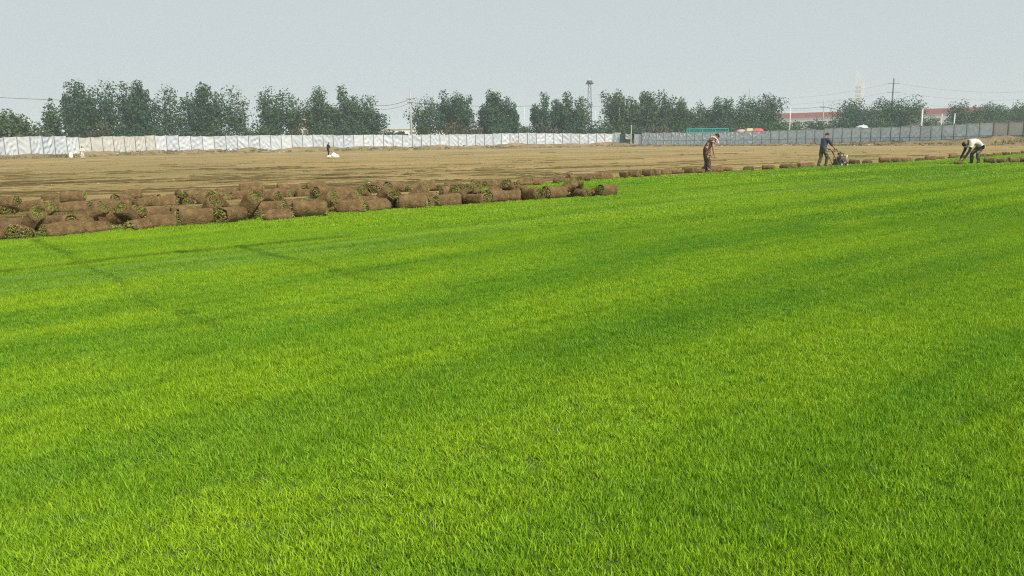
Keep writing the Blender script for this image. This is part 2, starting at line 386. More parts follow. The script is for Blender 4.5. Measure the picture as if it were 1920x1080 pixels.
# ------------------------------------------------------------------ buildings far behind
def slab(name, label, cat, px0, px1, ytop, Y0, Y1, depth, mat):
    a, b = Vector((colx(px0, Y0), Y0, 0)), Vector((colx(px1, Y1), Y1, 0)); h = at((px0+px1)/2, ytop, (Y0+Y1)/2).z
    root = empty(name, a, math.atan2(b.y-a.y, b.x-a.x)); tag(root, label, cat); return root, (b-a).length, h, depth
root, L, h, d = slab('factory_building', 'long low factory with red roof edge and pale walls behind the trees', 'building', 1440, 1830, 207.5, 430, 372, 60, None)
MB().box((L/2, d/2, (h-2.4)/2), (L, d, h-2.4)).build('wall', M['grey_wall'], root)
rf = MB().box((L/2, d/2, h-1.2), (L+.8, d+.8, 2.4)).build('roof', M['red_roof'], root)
for i in range(int(L/8)): MB().box((4+i*8, -.47, h-1.2), (.18, .12, 2.4)).build('seam', M['red_roof'], rf)
for i in range(int(L/6)): MB().box((3+i*6, -.06, h-5.2), (3.6, .12, 1.3)).build('window', M['glass'], root)
root, L, h, d = slab('long_shed', 'long white low shed beyond the utility pole', 'building', 540, 850, 240.5, 345, 330, 20, None)
MB().box((L/2, d/2, (h-.6)/2), (L, d, h-.6)).build('wall', M['white_wall'], root)
MB().box((L/2, d/2, h-.3), (L+.8, d+.8, .6)).build('roof', M['galv'], root)
for i in range(int(L/5)): MB().box((2.5+i*5, -.05, h*.72), (2.6, .1, .7)).build('window', M['glass'], root)
hx = colx(566, 232); hr = empty('gabled_house', (hx, 232, 0)); tag(hr, 'cream house with a gabled end half hidden by trees', 'house')
hh = at(568, 228, 232).z
MB().box((0, 4, (hh-1)/2), (5.2, 8, hh-1)).build('wall', M['cream_wall'], hr)
MB().add([(-2.9, -.4, hh-1.1), (2.9, -.4, hh-1.1), (0, -.4, hh+1), (-2.9, 8.4, hh-1.1), (2.9, 8.4, hh-1.1), (0, 8.4, hh+1)], [(0, 1, 2), (5, 4, 3), (0, 2, 5, 3), (1, 4, 5, 2), (0, 3, 4, 1)]).build('roof', M['cream'], hr)
for q in (-1.2, 1.2): MB().box((q, -.05, hh*.62), (1.0, .1, 1.3)).build('window', M['glass'], hr)
# hazy tower with a slanting top
TY = 700.0; x0, x1 = colx(1596.5, TY), colx(1611, TY); wT = x1-x0; z1 = at(1601, 134, TY).z; z2 = at(1611, 147, TY).z
tr = empty('office_tower', ((x0+x1)/2, TY, 0), -math.atan2((x0+x1)/2, TY)); tag(tr, 'tall pale tower with slanted top fading in the haze', 'tower')
D = wT*1.1
MB().add([(-wT/2, 0, -.5), (wT/2, 0, -.5), (wT/2, 0, z2), (-wT*.1, 0, z1), (-wT/2, 0, z1+1), (-wT/2, D, -.5), (wT/2, D, -.5), (wT/2, D, z2), (-wT*.1, D, z1), (-wT/2, D, z1+1)],
         [(0, 1, 2, 3, 4), (9, 8, 7, 6, 5), (1, 6, 7, 2), (2, 7, 8, 3), (3, 8, 9, 4), (4, 9, 5, 0), (0, 5, 6, 1)]).build('shaft', M['tower'], tr)
MB().box((wT/2+.8, D/2, z2*.46), (1.6, D*.7, z2*.92)).build('side_wing', M['tower'], tr)
for i in range(10):
    for q in (-.22, 0, .22): MB().box((q*wT, -.1, z2*.86-i*3.6), (wT*.16, .2, 1.8)).build('window', M['plain_sheet'], tr)
px = 50; lx = colx(px, 620); lt = empty('pale_block', (lx, 620, 0)); tag(lt, 'small pale narrow block in the haze beside the willow', 'building')
zt = at(px, 222, 620).z; MB().box((0, 3, zt/2), (2.6, 6, zt)).build('wall', M['white_wall'], lt)
for i in range(5): MB().box((0, -.05, zt-3-i*3.4), (1.0, .1, 1.3)).build('window', M['glass'], lt)

# ------------------------------------------------------------------ trees
def tree(name, label, px, ytop, wpx, Yd, leaf='leaf_dark', n_leaf=9000, low=.14, spire=1.35, size=.28, trunk='bark', limbs=9, group=None, dx=0.0, cat='tree', clump=1.18, seed=None):
    rr = np.random.default_rng(seed if seed is not None else int(5000+px*7+ytop))
    base = Vector((colx(px, Yd), Yd, 0)); pm = F/Yd; Hh = at(px, ytop, Yd).z; Rr = wpx/pm/2
    root = empty(name, base); tag(root, label, cat, group)
    wood = MB(); lean = rr.uniform(-.25, .25, 2)
    tp = [Vector((lean[0]*k*k, lean[1]*k*k, Hh*.8*k)) for k in (0, .25, .5, .75, 1)]; tp[0].z = -.15
    wood.tube(tp, [Hh*.020, Hh*.016, Hh*.012, Hh*.008, .03], 7)
    cl = []
    for i in range(limbs):
        az = 2*math.pi*(i/limbs)+rr.uniform(-.35, .35); st = rr.uniform(.10, .45)
        end_h = rr.uniform(.55, .97); rad = Rr*rr.uniform(.55, 1.0)*(1.0 if end_h < .82 else .72)
        a = Vector((0, 0, Hh*st)); b = Vector((math.cos(az)*rad, math.sin(az)*rad, Hh*end_h*.95))
        m = a.lerp(b, .5)+Vector((math.cos(az)*rad*.22, math.sin(az)*rad*.22, -Hh*.03))
        wood.tube([a, m, b], [Hh*.008, Hh*.005, .02], 5)
        for k in np.linspace(.25, 1.0, 6):
            p = a.lerp(m, k*2) if k < .5 else m.lerp(b, k*2-1)
            cl.append((p+Vector(rr.normal(0, Rr*.12, 3)), rr.uniform(.20, .34)*Rr*1.25*(1.15-.45*k)*clump))
    for _ in range(int(limbs*1.6)):                       # skirt of lower foliage
        az = rr.uniform(0, 6.28); hgt = rr.uniform(low, .62); q = Rr*rr.uniform(.3, .95)
        cl.append((Vector((math.cos(az)*q, math.sin(az)*q, Hh*hgt)), rr.uniform(.22, .38)*Rr*clump))
    for k in (.72, .82, .9): cl.append((Vector((lean[0], lean[1], Hh*k)), Rr*.3*clump))
    w = np.array([c[1]**2 for c in cl]); cnt = np.maximum(8, (n_leaf*w/w.sum())).astype(int)
    P, Nn = [], []
    for (p, r_), m in zip(cl, cnt):
        d = rr.normal(0, 1, (m, 3)); d /= np.linalg.norm(d, axis=1)[:, None]
        rad = r_*np.cbrt(rr.uniform(.08, 1.15, m))[:, None]
        q = np.array(p)+d*rad*np.array([1, 1, spire]); P.append(q); Nn.append(d+rr.normal(0, .55, (m, 3))+np.array([0, 0, .35]))
    P = np.concatenate(P); Nn = np.concatenate(Nn); Nn /= np.linalg.norm(Nn, axis=1)[:, None]
    ztop = P[:, 2].max(); P[:, 2] *= np.where(P[:, 2] > Hh*.5, 1, 1); P[:, 2] = np.where(P[:, 2] > Hh*.6, Hh*.6+(P[:, 2]-Hh*.6)*(Hh*.4/(ztop-Hh*.6)), P[:, 2]); P[:, 2] = np.maximum(P[:, 2], .25)
    t1 = np.cross(Nn, rr.normal(0, 1, P.shape)); t1 /= np.linalg.norm(t1, axis=1)[:, None]; t2 = np.cross(Nn, t1)
    s = size*rr.uniform(.55, 1.3, len(P))[:, None]
    vs = np.stack([P-t1*s, P-t2*s*.55, P+t1*s, P+t2*s*.55], 1).reshape(-1, 3)
    crown = link('crown', np_mesh('crown', vs, np.arange(len(vs)).reshape(-1, 4)), M[leaf], root)
    wood.build('trunk', M[trunk], root, True)
    return root
G1 = 'trees in the long row behind the fence'
TR = [(20, 203, 66, 135, 'leaf_pale', 'willow_tree', 'light green drooping willow behind the cream fence panels', dict(spire=1.9, low=.12)),
 (-60, 190, 80, 140, 'leaf_pale', 'willow_tree', 'taller pale willow standing left of the drooping willow', dict(spire=1.9, low=.12)),
 (106, 185, 32, 150, 'leaf_mid', 'spruce_tree', 'narrow pointed dark tree beside the tallest broad trees', dict(spire=2.2, limbs=7, n_leaf=2200)),
 (158, 147, 62, 165, 'leaf_dark', 'poplar_tree', 'tall dense dark tree next to the narrow pointed tree', {}),
 (207, 146, 70, 168, 'leaf_dark', 'poplar_tree', 'tallest dense dark tree with a brownish shrub at its foot', dict(n_leaf=5200)),
 (266, 150, 52, 170, 'leaf_dark', 'poplar_tree', 'slim dark tree with two upright tops right of the tallest tree', {}),
 (326, 156, 66, 172, 'leaf_mid', 'poplar_tree', 'lighter open crowned tree with sky showing through its middle', dict(n_leaf=2900)),
 (388, 153, 62, 175, 'leaf_dark', 'poplar_tree', 'dark oval tree between two lighter open crowned trees', {}),
 (446, 160, 54, 178, 'leaf_mid', 'poplar_tree', 'thin lighter tree whose low crown is full of gaps', dict(n_leaf=2600)),
 (512, 161, 64, 180, 'leaf_dark', 'poplar_tree', 'broad dark tree standing just left of the cream house', dict(n_leaf=4800)),
 (552, 170, 40, 184, 'leaf_mid', 'poplar_tree', 'small high crowned tree over the cream house', dict(low=.4, n_leaf=2200)),
 (602, 160, 58, 184, 'leaf_mid', 'poplar_tree', 'green round topped tree right of the cream house', {}),
 (646, 156, 50, 186, 'leaf_mid', 'poplar_tree', 'tall leafy tree behind the person in black', {}),
 (693, 177, 60, 186, 'leaf_dark', 'poplar_tree', 'dark cone shaped tree left of the concrete utility pole', dict(n_leaf=4800)),
 (806, 177, 62, 190, 'leaf_dark', 'poplar_tree', 'top heavy dark tree just right of the concrete utility pole', dict(low=.42, n_leaf=3300)),
 (857, 169, 58, 192, 'leaf_dark', 'poplar_tree', 'dark tree with feathery top and brownish shrub below', {}),
 (922, 166, 46, 196, 'leaf_dark', 'poplar_tree', 'dark upright tree with spiky top standing apart', {}),
 (952, 180, 42, 197, 'leaf_dark', 'poplar_tree', 'lower dark tree leaning on the spiky topped tree', {}),
 (1022, 172, 48, 200, 'leaf_dark', 'poplar_tree', 'dense dark tree right of the tall street lamp', {}),
 (1064, 171, 48, 201, 'leaf_dark', 'poplar_tree', 'dense dark tree left of the lattice mast', {}),
 (1091, 178, 30, 203, 'leaf_mid', 'poplar_tree', 'small tree touching the lattice mast', dict(n_leaf=2200)),
 (1160, 166, 64, 204, 'leaf_mid', 'poplar_tree', 'wide tree with pale trunk behind the tarpaulin gate', dict(trunk='pale_bark')),
 (1206, 170, 44, 206, 'leaf_mid', 'poplar_tree', 'upright tree with forked pale trunks at the start of the grey fence', dict(trunk='pale_bark')),
 (1238, 167, 54, 207, 'leaf_mid', 'poplar_tree', 'tall full tree behind the start of the grey fence', {}),
 (1276, 181, 46, 208, 'leaf_mid', 'poplar_tree', 'mid height tree left of the teal trailer', {}),
 (1309, 187, 36, 209, 'leaf_mid', 'poplar_tree', 'small gappy tree over the teal trailer', dict(n_leaf=1800)),
 (1343, 181, 50, 210, 'leaf_dark', 'poplar_tree', 'blue green tree behind the teal trailer and the stooping worker', {}),
 (1390, 174, 62, 210, 'leaf_dark', 'poplar_tree', 'broad dark tree behind the cream crate', dict(n_leaf=5000)),
 (1436, 173, 60, 210, 'leaf_dark', 'poplar_tree', 'dark tree at the end of the row before the red roofed factory', dict(n_leaf=5000)),
 (1606, 183, 84, 215, 'leaf_dark', 'broadleaf_tree', 'wide round dark tree below the hazy tower', dict(n_leaf=7000, limbs=13, spire=1.2)),
 (1684, 178, 80, 213, 'leaf_dark', 'broadleaf_tree', 'wide dark tree next to the tall power pole', dict(n_leaf=7000, limbs=13, spire=1.2)),
 (1803, 185, 54, 225, 'leaf_dark', 'broadleaf_tree', 'dark pointed tree right of the factory corner', dict(n_leaf=4600)),
 (1853, 190, 58, 235, 'leaf_mid', 'broadleaf_tree', 'hazy blue green tree behind the end of the crumpled grey fence', {}),
 (1905, 188, 62, 240, 'leaf_mid', 'broadleaf_tree', 'hazy blue green tree behind the plain panel fence', {}),
 (1970, 184, 70, 240, 'leaf_mid', 'broadleaf_tree', 'hazy tree farther along the plain panel fence', {})]
for px, yt, wp, Yd, lf, nm, lb, kw in TR:
    tree(nm, lb, px, yt, wp*1.14, Yd, lf, group=G1, **kw)
# shrubs along the back of the fence
SH = [(75, 228, 46, 138, 'leaf_pale', 'light green rounded shrub between the willow and the narrow tree'),
 (134, 232, 40, 150, 'leaf_dark', 'dark shrub below the tall dense tree'), (196, 224, 44, 158, 'leaf_brown', 'brownish shrub at the foot of the tallest tree'),
 (236, 232, 40, 158, 'leaf_dark', 'dark shrub below the slim two topped tree'), (300, 236, 40, 160, 'leaf_dark', 'dark low shrub behind the white fence under the open crowned tree'),
 (350, 237, 44, 164, 'leaf_dark', 'dark low shrub left of the oval tree foot'), (412, 236, 46, 166, 'leaf_dark', 'dark low shrub right of the oval tree foot'),
 (470, 238, 40, 168, 'leaf_mid', 'small green shrub below the thin gappy tree'), (500, 231, 40, 170, 'leaf_dark', 'dark shrub below the broad tree by the house'),
 (553, 234, 34, 190, 'leaf_brown', 'sparse brown shrub in front of the cream house'), (600, 229, 44, 172, 'leaf_dark', 'dark shrub below the round topped tree'),
 (645, 232, 44, 174, 'leaf_dark', 'dark shrub below the tree behind the person in black'), (676, 230, 40, 176, 'leaf_dark', 'dark shrub below the cone shaped tree'),
 (733, 242, 34, 190, 'leaf_mid', 'small low shrub in front of the white shed'), (756, 244, 26, 192, 'leaf_mid', 'tiny shrub at the utility pole foot'),
 (795, 228, 34, 184, 'leaf_dark', 'dark shrub at the foot of the top heavy tree'), (853, 222, 52, 186, 'leaf_brown', 'brownish shrub below the feathery topped tree'),
 (890, 226, 36, 188, 'leaf_brown', 'brown green shrub left of the spiky topped tree'), (938, 226, 50, 190, 'leaf_dark', 'dark shrub below the spiky topped tree'),
 (985, 234, 34, 194, 'leaf_mid', 'shrub at the foot of the tall street lamp'), (1030, 226, 48, 194, 'leaf_brown', 'brownish shrub below the tree by the lamp'),
 (1076, 226, 46, 196, 'leaf_dark', 'dark shrub below the tree left of the mast'), (1116, 223, 50, 198, 'leaf_dark', 'dark green shrub at the foot of the lattice mast'),
 (1160, 230, 50, 198, 'leaf_mid', 'shrub behind the tarpaulin gate'), (1195, 232, 40, 190, 'leaf_dark', 'dark shrub at the pale trunks by the gate'),
 (1235, 228, 48, 190, 'leaf_brown', 'grey brown shrub behind the start of the grey fence'), (1275, 226, 46, 192, 'leaf_dark', 'dark shrub left of the trailer rails'),
 (1325, 222, 50, 196, 'leaf_dark', 'dark shrub right behind the trailer rails'), (1368, 222, 50, 197, 'leaf_dark', 'dark shrub behind the trailer end'),
 (1412, 222, 54, 198, 'leaf_dark', 'dark shrub behind the crate and red cover'), (1455, 224, 46, 195, 'leaf_mid', 'shrub right of the red cover'),
 (1492, 226, 44, 195, 'leaf_mid', 'green shrub at the white lamp post'), (1535, 221, 60, 200, 'leaf_dark', 'dark shrub in front of the factory left of the round tree'),
 (1575, 216, 50, 200, 'leaf_dark', 'tall dark shrub against the wide round tree'), (1645, 214, 60, 198, 'leaf_dark', 'dark shrub between the two wide trees'),
 (1742, 214, 36, 215, 'leaf_mid', 'green shrub before the factory wall right of the power pole'), (1775, 222, 40, 216, 'leaf_mid', 'low shrub left of the pointed tree'),
 (1830, 214, 56, 215, 'leaf_dark', 'dark shrub behind the end of the crumpled grey fence'), (1880, 212, 60, 215, 'leaf_dark', 'dark shrub behind the plain panels'), (1930, 212, 60, 215, 'leaf_dark', 'dark shrub farther behind the plain panels')]
for px, yt, wp, Yd, lf, lb in SH:
    tree('shrub', lb, px, yt, wp, Yd, lf, n_leaf=1500 if lf != 'leaf_brown' else 1100, low=.25, spire=1.0, limbs=7, group='shrubs growing behind the fence', cat='shrub', clump=1.35, size=.28)

# ------------------------------------------------------------------ poles, mast, wires
def pole(name, label, px, ytop, Y, r0, r1, mat, arms=(), cat='pole', lamp=None):
    x = colx(px, Y); h = at(px, ytop, Y).z; root = empty(name, (x, Y, 0)); tag(root, label, cat)
    MB().tube([(0, 0, -.3), (0, 0, h*.5), (0, 0, h)], [r0, (r0+r1)/2, r1], 10).build('shaft', M[mat], root, True)
    for fz, ln in arms:
        a = MB().box((0, -r1-.05, h*fz), (ln, .1, .12)).build('crossarm', M['dark_steel'], root)
        for q in (-.46, .46): MB().tube([(q*ln, -r1-.05, h*fz+.06), (q*ln, -r1-.05, h*fz+.16), (q*ln, -r1-.05, h*fz+.3)], [.05, .07, .03], 6).build('insulator', M['concrete'], a)
    if lamp:
        MB().tube([(0, 0, h-.1), (lamp*.4, 0, h+.35), (lamp, 0, h+.45)], .05, 6).build('arm', M[mat], root)
        MB().box((lamp*1.1, 0, h+.42), (abs(lamp)*.45, .28, .13), taper=.7).build('lamp_head', M['galv'], root, bevel=.02)
    return Vector((x, Y, h))
A = pole('utility_pole', 'stout concrete utility pole with crossarms in the gap between trees', 772, 170, 178, .27, .16, 'concrete', ((.86, 1.6), (.80, 1.3)))
B = pole('utility_pole', 'utility pole top rising from the cone shaped tree', 704, 176, 195, .2, .13, 'concrete', ((.96, 1.4),))
pole('thin_post', 'thin dark post just right of the concrete utility pole', 786, 224, 185, .08, .06, 'dark_steel')
pole('street_lamp', 'tall grey street lamp between the spiky tree and the dense trees', 983.5, 198, 230, .14, .08, 'galv', cat='lamp', lamp=-1.0)
pole('street_lamp', 'white street lamp post left of the factory roof', 1479.5, 201, 185, .14, .10, 'galv', cat='lamp', lamp=-.7)
Cc = pole('utility_pole', 'slim grey utility pole in front of the red factory roof', 1541, 187, 225, .20, .10, 'concrete', ((.82, 2.2),))
Dp = pole('power_pole', 'tall dark power pole with three pairs of crossarms above the wide tree', 1668, 147, 245, .32, .16, 'dark_steel', ((.92, 3.2), (.78, 3.6), (.64, 3.4)))
E = pole('utility_pole', 'thin grey utility pole at the factory corner', 1718, 188, 260, .16, .08, 'concrete', ((.85, 1.8),))
pole('street_lamp', 'thick white lamp post rising from the dark roofed booth', 1726, 205, 150, .16, .13, 'galv', cat='lamp', lamp=.6)
pole('thin_post', 'short white post by the factory wall', 1763, 213, 160, .08, .07, 'galv')
pole('thin_post', 'short thick white post left of the pointed tree', 1787, 213, 150, .11, .10, 'galv')
pole('thin_post', 'thin antenna above the broad dark tree', 1401, 167, 225, .08, .04, 'dark_steel')
pole('thin_post', 'pale thin post between the lattice mast and the wide tree', 1116.5, 206, 235, .12, .09, 'galv')
# lattice mast
my = 290.0; mx = colx(1105, my); mh = at(1105, 158, my).z
mr = empty('lattice_mast', (mx, my, 0)); tag(mr, 'lattice steel mast with a platform on top rising between trees', 'mast')
def mw(z): return .95-.5*z/mh
for k in range(4):
    sx, sy = (1, 1, -1, -1)[k], (1, -1, -1, 1)[k]
    MB().tube([(sx*mw(0), sy*mw(0), -.3), (sx*mw(mh), sy*mw(mh), mh)], .06, 5).build('leg', M['dark_steel'], mr)
for i in range(11):
    z0, z1 = mh*i/11, mh*(i+1)/11
    for k in range(4):
        a = [(1, 1), (1, -1), (-1, -1), (-1, 1)][k]; b = [(1, 1), (1, -1), (-1, -1), (-1, 1)][(k+1) % 4]
        MB().tube([(a[0]*mw(z0), a[1]*mw(z0), z0), (b[0]*mw(z1), b[1]*mw(z1), z1)], .035, 4).build('brace', M['dark_steel'], mr)
MB().tube([(0, 0, mh), (0, 0, mh+.25), (0, 0, mh+.26), (0, 0, mh+1.3)], [1.2, 1.7, 1.2, 1.0], 10).build('platform', M['dark_steel'], mr)
MB().tube([(0, 0, mh+1.3), (0, 0, mh+2.2)], [.25, .12], 6).build('cap', M['galv'], mr)
def wire(label, a, b, sag, r=.035):
    pts = [a.lerp(b, k/14)+Vector((0, 0, -sag*4*(k/14)*(1-k/14))) for k in range(15)]
    c = pts[0].copy(); o = MB().tube([p-c for p in pts], r, 4).build('overhead_wire', M['wire']); o.location = c
    tag(o, label, 'wire', 'overhead wires')
dz = lambda p, f: Vector((p.x, p.y, p.z*f))
wire('sagging overhead wire between the two poles by the cone shaped tree', dz(A, .86), dz(B, .80), .6, .04)
wire('lower overhead wire between the two poles by the cone shaped tree', dz(A, .80), dz(B, .74), .7, .03)
wire('overhead wire crossing the sky above the willow', at(-90, 178, 200), at(190, 190, 200), .15, .05)
wire('overhead wire from the concrete pole through the trees to the mast', dz(A, .80), at(1010, 198, 230), .5, .045)
wire('overhead wire past the lattice mast', at(1010, 198, 230), at(1180, 196, 240), .4, .04)
wire('overhead wire ending at the slim pole before the factory', at(1440, 200, 215), dz(Cc, .82)+Vector((0, 0, .3)), .6, .04)
wire('overhead wire from the slim pole into the round tree', dz(Cc, .82)+Vector((0, 0, .3)), at(1600, 205, 225), .5, .04)
for k, f in enumerate((.92, .78, .64)):
    w3 = ('highest', 'middle', 'lowest')[k]
    wire(w3+' wire running from the tall power pole towards the hazy tower', dz(Dp, f)+Vector((-1.5, 0, 0)), at(1380, 182+k*9, 330), 2.2, .018)
    wire(w3+' wire running from the tall power pole away from the tower', dz(Dp, f)+Vector((1.5, 0, 0)), at(2040, 160+k*13, 250), 2.4, .02)

# ------------------------------------------------------------------ things parked behind the grey fence
def lathe_wheel(parent, x, y, r, w=.3):
    wv = MB().tube([(x, y-w/2, r), (x, y-w/2+.04, r), (x, y+w/2-.04, r), (x, y+w/2, r)], [r*.9, r, r, r*.9], 16).build('wheel', M['rubber'], parent)
    MB().tube([(x, y-w/2-.02, r), (x, y-w/2+.05, r)], r*.5, 12).build('rim', M['galv'], wv)
ty = 178.0; xa, xb = colx(1291, ty), colx(1366, ty); zt = at(1340, 240, ty).z; zr = at(1340, 247, ty).z
tr = empty('stake_trailer', ((xa+xb)/2, ty, 0)); tag(tr, 'teal stake sided trailer rails showing above the grey fence', 'trailer'); L = xb-xa
MB().box((0, 1.2, 1.15), (L, 2.4, .22)).build('deck', M['dark_steel'], tr)
for q in np.linspace(-L/2+.1, L/2-.1, 4):
    for yy in (.06, 2.34): MB().box((q, yy, (1.26+zt)/2), (.22, .12, zt-1.26)).build('stake', M['teal'], tr)
for yy in (.06, 2.34):
    for zz in (zt-.12, zr-.1, 1.7): MB().box((0, yy-.08, zz), (L, .08, .2)).build('rail', M['teal'], tr)
    MB().box((0, yy+.07, (1.3+zt-.3)/2), (L-.3, .05, zt-1.8)).build('side_panel', M['teal_dark'], tr)
for q in (-L*.32, -L*.2, L*.3):
    for yy in (.25, 2.15): lathe_wheel(tr, q, yy, .5)
fy = 170.0; fa, fb = colx(1368, fy), colx(1437, fy)
fl = empty('flatbed_trailer', ((fa+fb)/2, fy, 0)); tag(fl, 'flatbed trailer behind the grey fence carrying covered loads', 'trailer'); L2 = fb-fa
MB().box((0, 1.2, 1.15), (L2, 2.4, .24)).build('deck', M['dark_steel'], fl)
for q in (-L2*.3, L2*.25, L2*.37):
    for yy in (.25, 2.15): lathe_wheel(fl, q, yy, .5)
def blob(name, label, cat, px0, px1, ytop, Y, zbase, mat, seed, dep=1.8, sq=3.0, stripe=None, wob=.10):
    rr = random.Random(seed); xa, xb = colx(px0, Y), colx(px1, Y); zt = at((px0+px1)/2, ytop, Y).z
    bm = bmesh.new(); bmesh.ops.create_icosphere(bm, subdivisions=3, radius=1)
    for v in bm.verts:
        d = v.co.copy(); k = 1/((abs(d.x)**sq+abs(d.y)**sq+abs(d.z)**sq)**(1/sq)); d *= k
        d *= 1+wob*(float(vnoise(d.x*2+seed, d.y*2+d.z*3, seed))-.5)*2
        v.co = Vector((d.x*(xb-xa)/2, d.y*dep/2, max(0, (d.z*.5+.5))*(zt-zbase)))
    me = bpy.data.meshes.new(name); bm.to_mesh(me); bm.free()
    o = link(name, me, mat, smooth=True); o.location = ((xa+xb)/2, Y+1.2, zbase); tag(o, label, cat); return o
blob('covered_load', 'rounded red tarpaulin covered load on the flatbed', 'load', 1412, 1436, 240, fy, 1.27, M['red_cover'], 4, sq=2.3)
blob('covered_load', 'faded pink cloth covered load on the flatbed beside the cream crate', 'load', 1382, 1400, 243, fy, 1.27, M['pink'], 9, sq=2.6, wob=.2)
xa, xb = colx(1400.5, fy), colx(1413, fy); zt = at(1406, 240.5, fy).z
cr = empty('cargo_crate', ((xa+xb)/2, fy+1.2, 1.27)); tag(cr, 'cream box crate on the flatbed between pink and red loads', 'crate')
MB().box((0, 0, (zt-1.27)/2), (xb-xa-.1, 1.6, zt-1.27)).build('box', M['cream'], cr, bevel=.06)
for q in (-.45, .45): MB().box((q*(xb-xa), -.82, (zt-1.27)/2), (.09, .05, (zt-1.27)*.9)).build('batten', M['pale_paint'], cr)
xa = colx(1371, fy); cb = empty('load_frame', (xa+.55, fy+1.2, 1.27)); tag(cb, 'dark grey steel frame on the flatbed next to the teal rails', 'frame')
zt = at(1373, 242, fy).z-1.27
for q in (-.5, .5):
    for w in (-.6, .6): MB().box((q, w, zt/2), (.12, .12, zt)).build('post', M['dark_steel'], cb)
MB().box((0, 0, zt+.05), (1.2, 1.4, .1)).build('top_plate', M['dark_steel'], cb); MB().box((.3, 0, zt*.6), (.5, 1.0, .5)).build('panel', M['galv'], cb)
# booth and white sheet
by = 148.0; bx = colx(1713, by); zb = at(1713, 231.5, by).z
bt = empty('guard_booth', (bx, by, 0)); tag(bt, 'small booth with dark flat roof peeping over the grey fence', 'booth')
MB().box((0, .9, zb/2-.15), (1.3, 1.6, zb-.3)).build('wall', M['grey_wall'], bt); MB().box((0, .9, zb-.12), (1.8, 2.0, .3)).build('roof', M['dark_steel'], bt); MB().box((0, .07, zb*.6), (.7, .06, .8)).build('window', M['glass'], bt)
blob('sheet_bundle', 'white crumpled sheet bundle piled behind the grey fence', 'bundle', 1607, 1640, 236.5, 134.5, 0.0, M['white_sheet'], 6, dep=2.0, sq=4, wob=.25)

# ------------------------------------------------------------------ sod rolls
def roll_meshes(seed, turns=2.5, r0=.045, r1=.15, L=.50, squash=.92):
    rr = random.Random(seed); nt, nl = 46, 6; vs, fs = [], []
    for i in range(nt+1):
        k = i/nt; th = -2*math.pi*turns*(1-k)-1.9; r = r0+(r1-r0)*k
        r *= 1+.08*math.sin(2*th+seed)+.06*math.sin(3*th+2*seed)+.03*math.sin(7*th+seed)
        for j in range(nl+1):
            a = -L/2+L*j/nl; ed = rr.uniform(-.016, .016) if j in (0, nl) else 0
            w = 1+.06*math.sin(a*9+seed*2+th*.5)+.30*a*math.sin(seed*1.7)+rr.uniform(-.022, .022)
            for q in (.010, -.012):
                rd = (r+q)*w; vs.append((a+ed, rd*math.cos(th), rd*math.sin(th)*squash))
    st = (nl+1)*2
    for i in range(nt):
        for j in range(nl):
            a = i*st+j*2; b = a+st
            fs += [(a, b, b+2, a+2), (a+1, a+3, b+3, b+1)]
        a = i*st; b = a+st; fs.append((a, a+1, b+1, b)); a = i*st+nl*2; b = a+st; fs.append((a, b, b+1, a+1))
    for i in (0, nt):
        for j in range(nl): a = i*st+j*2; fs.append((a, a+2, a+3, a+1))
    zmin = min(v[2] for v in vs); vs = [(x, y, z-zmin) for x, y, z in vs]
    me = bpy.data.meshes.new('sod_roll'); me.from_pydata(vs, [], fs); me.update(); me.materials.append(M['roll_soil'])
    me.polygons.foreach_set('use_smooth', [True]*len(me.polygons))
    gv, gf = [], []
    for i in range(900):
        k = rr.random()**.7; th = -2*math.pi*turns*(1-k)-1.9; r = (r0+(r1-r0)*k)-.010; side = rr.choice((-1, 1))
        a = side*(L/2-rr.uniform(-.004, .05)); base = Vector((a, r*math.cos(th), r*math.sin(th)*squash-zmin))
        inw = Vector((0, -math.cos(th), -math.sin(th))); d = (inw*rr.uniform(.1, 1)+Vector((side*rr.uniform(.15, 1.0), 0, 0))+Vector((rr.gauss(0, .3), rr.gauss(0, .3), rr.gauss(0, .3)))).normalized()
        ln = rr.uniform(.03, .075); wd = Vector((rr.gauss(0, 1), rr.gauss(0, 1), rr.gauss(0, 1))).cross(d).normalized()*rr.uniform(.003, .006)
        n = len(gv); gv += [base-wd, base+wd, base+d*ln*.6+wd*.8, base+d*ln]; gf.append((n, n+1, n+2, n+3))
    gm = bpy.data.meshes.new('grass_lining'); gm.from_pydata([tuple(v) for v in gv], [], gf); gm.update(); gm.materials.append(M['roll_grass'])
    return me, gm
RV = [roll_meshes(s, turns=tn, r1=q, L=l, squash=z) for s, tn, q, l, z in [(7, 2.3, .158, .46, .82), (8, 2.8, .150, .54, .9), (9, 1.9, .15, .48, .75), (10, 2.4, .165, .5, .88), (1, 2.5, .150, .50, .92), (2, 2.2, .140, .47, .86), (3, 2.7, .160, .52, .95), (4, 2.4, .145, .55, .84), (5, 2.0, .135, .45, .78), (6, 2.6, .155, .50, .9)]]
KN = {'S': 'lying sideways', 'L': 'turned slightly leftwards', 'R': 'turned slightly rightwards', 'E': 'with coiled end facing out', 'U': 'propped up aslant'}
nroll = 0
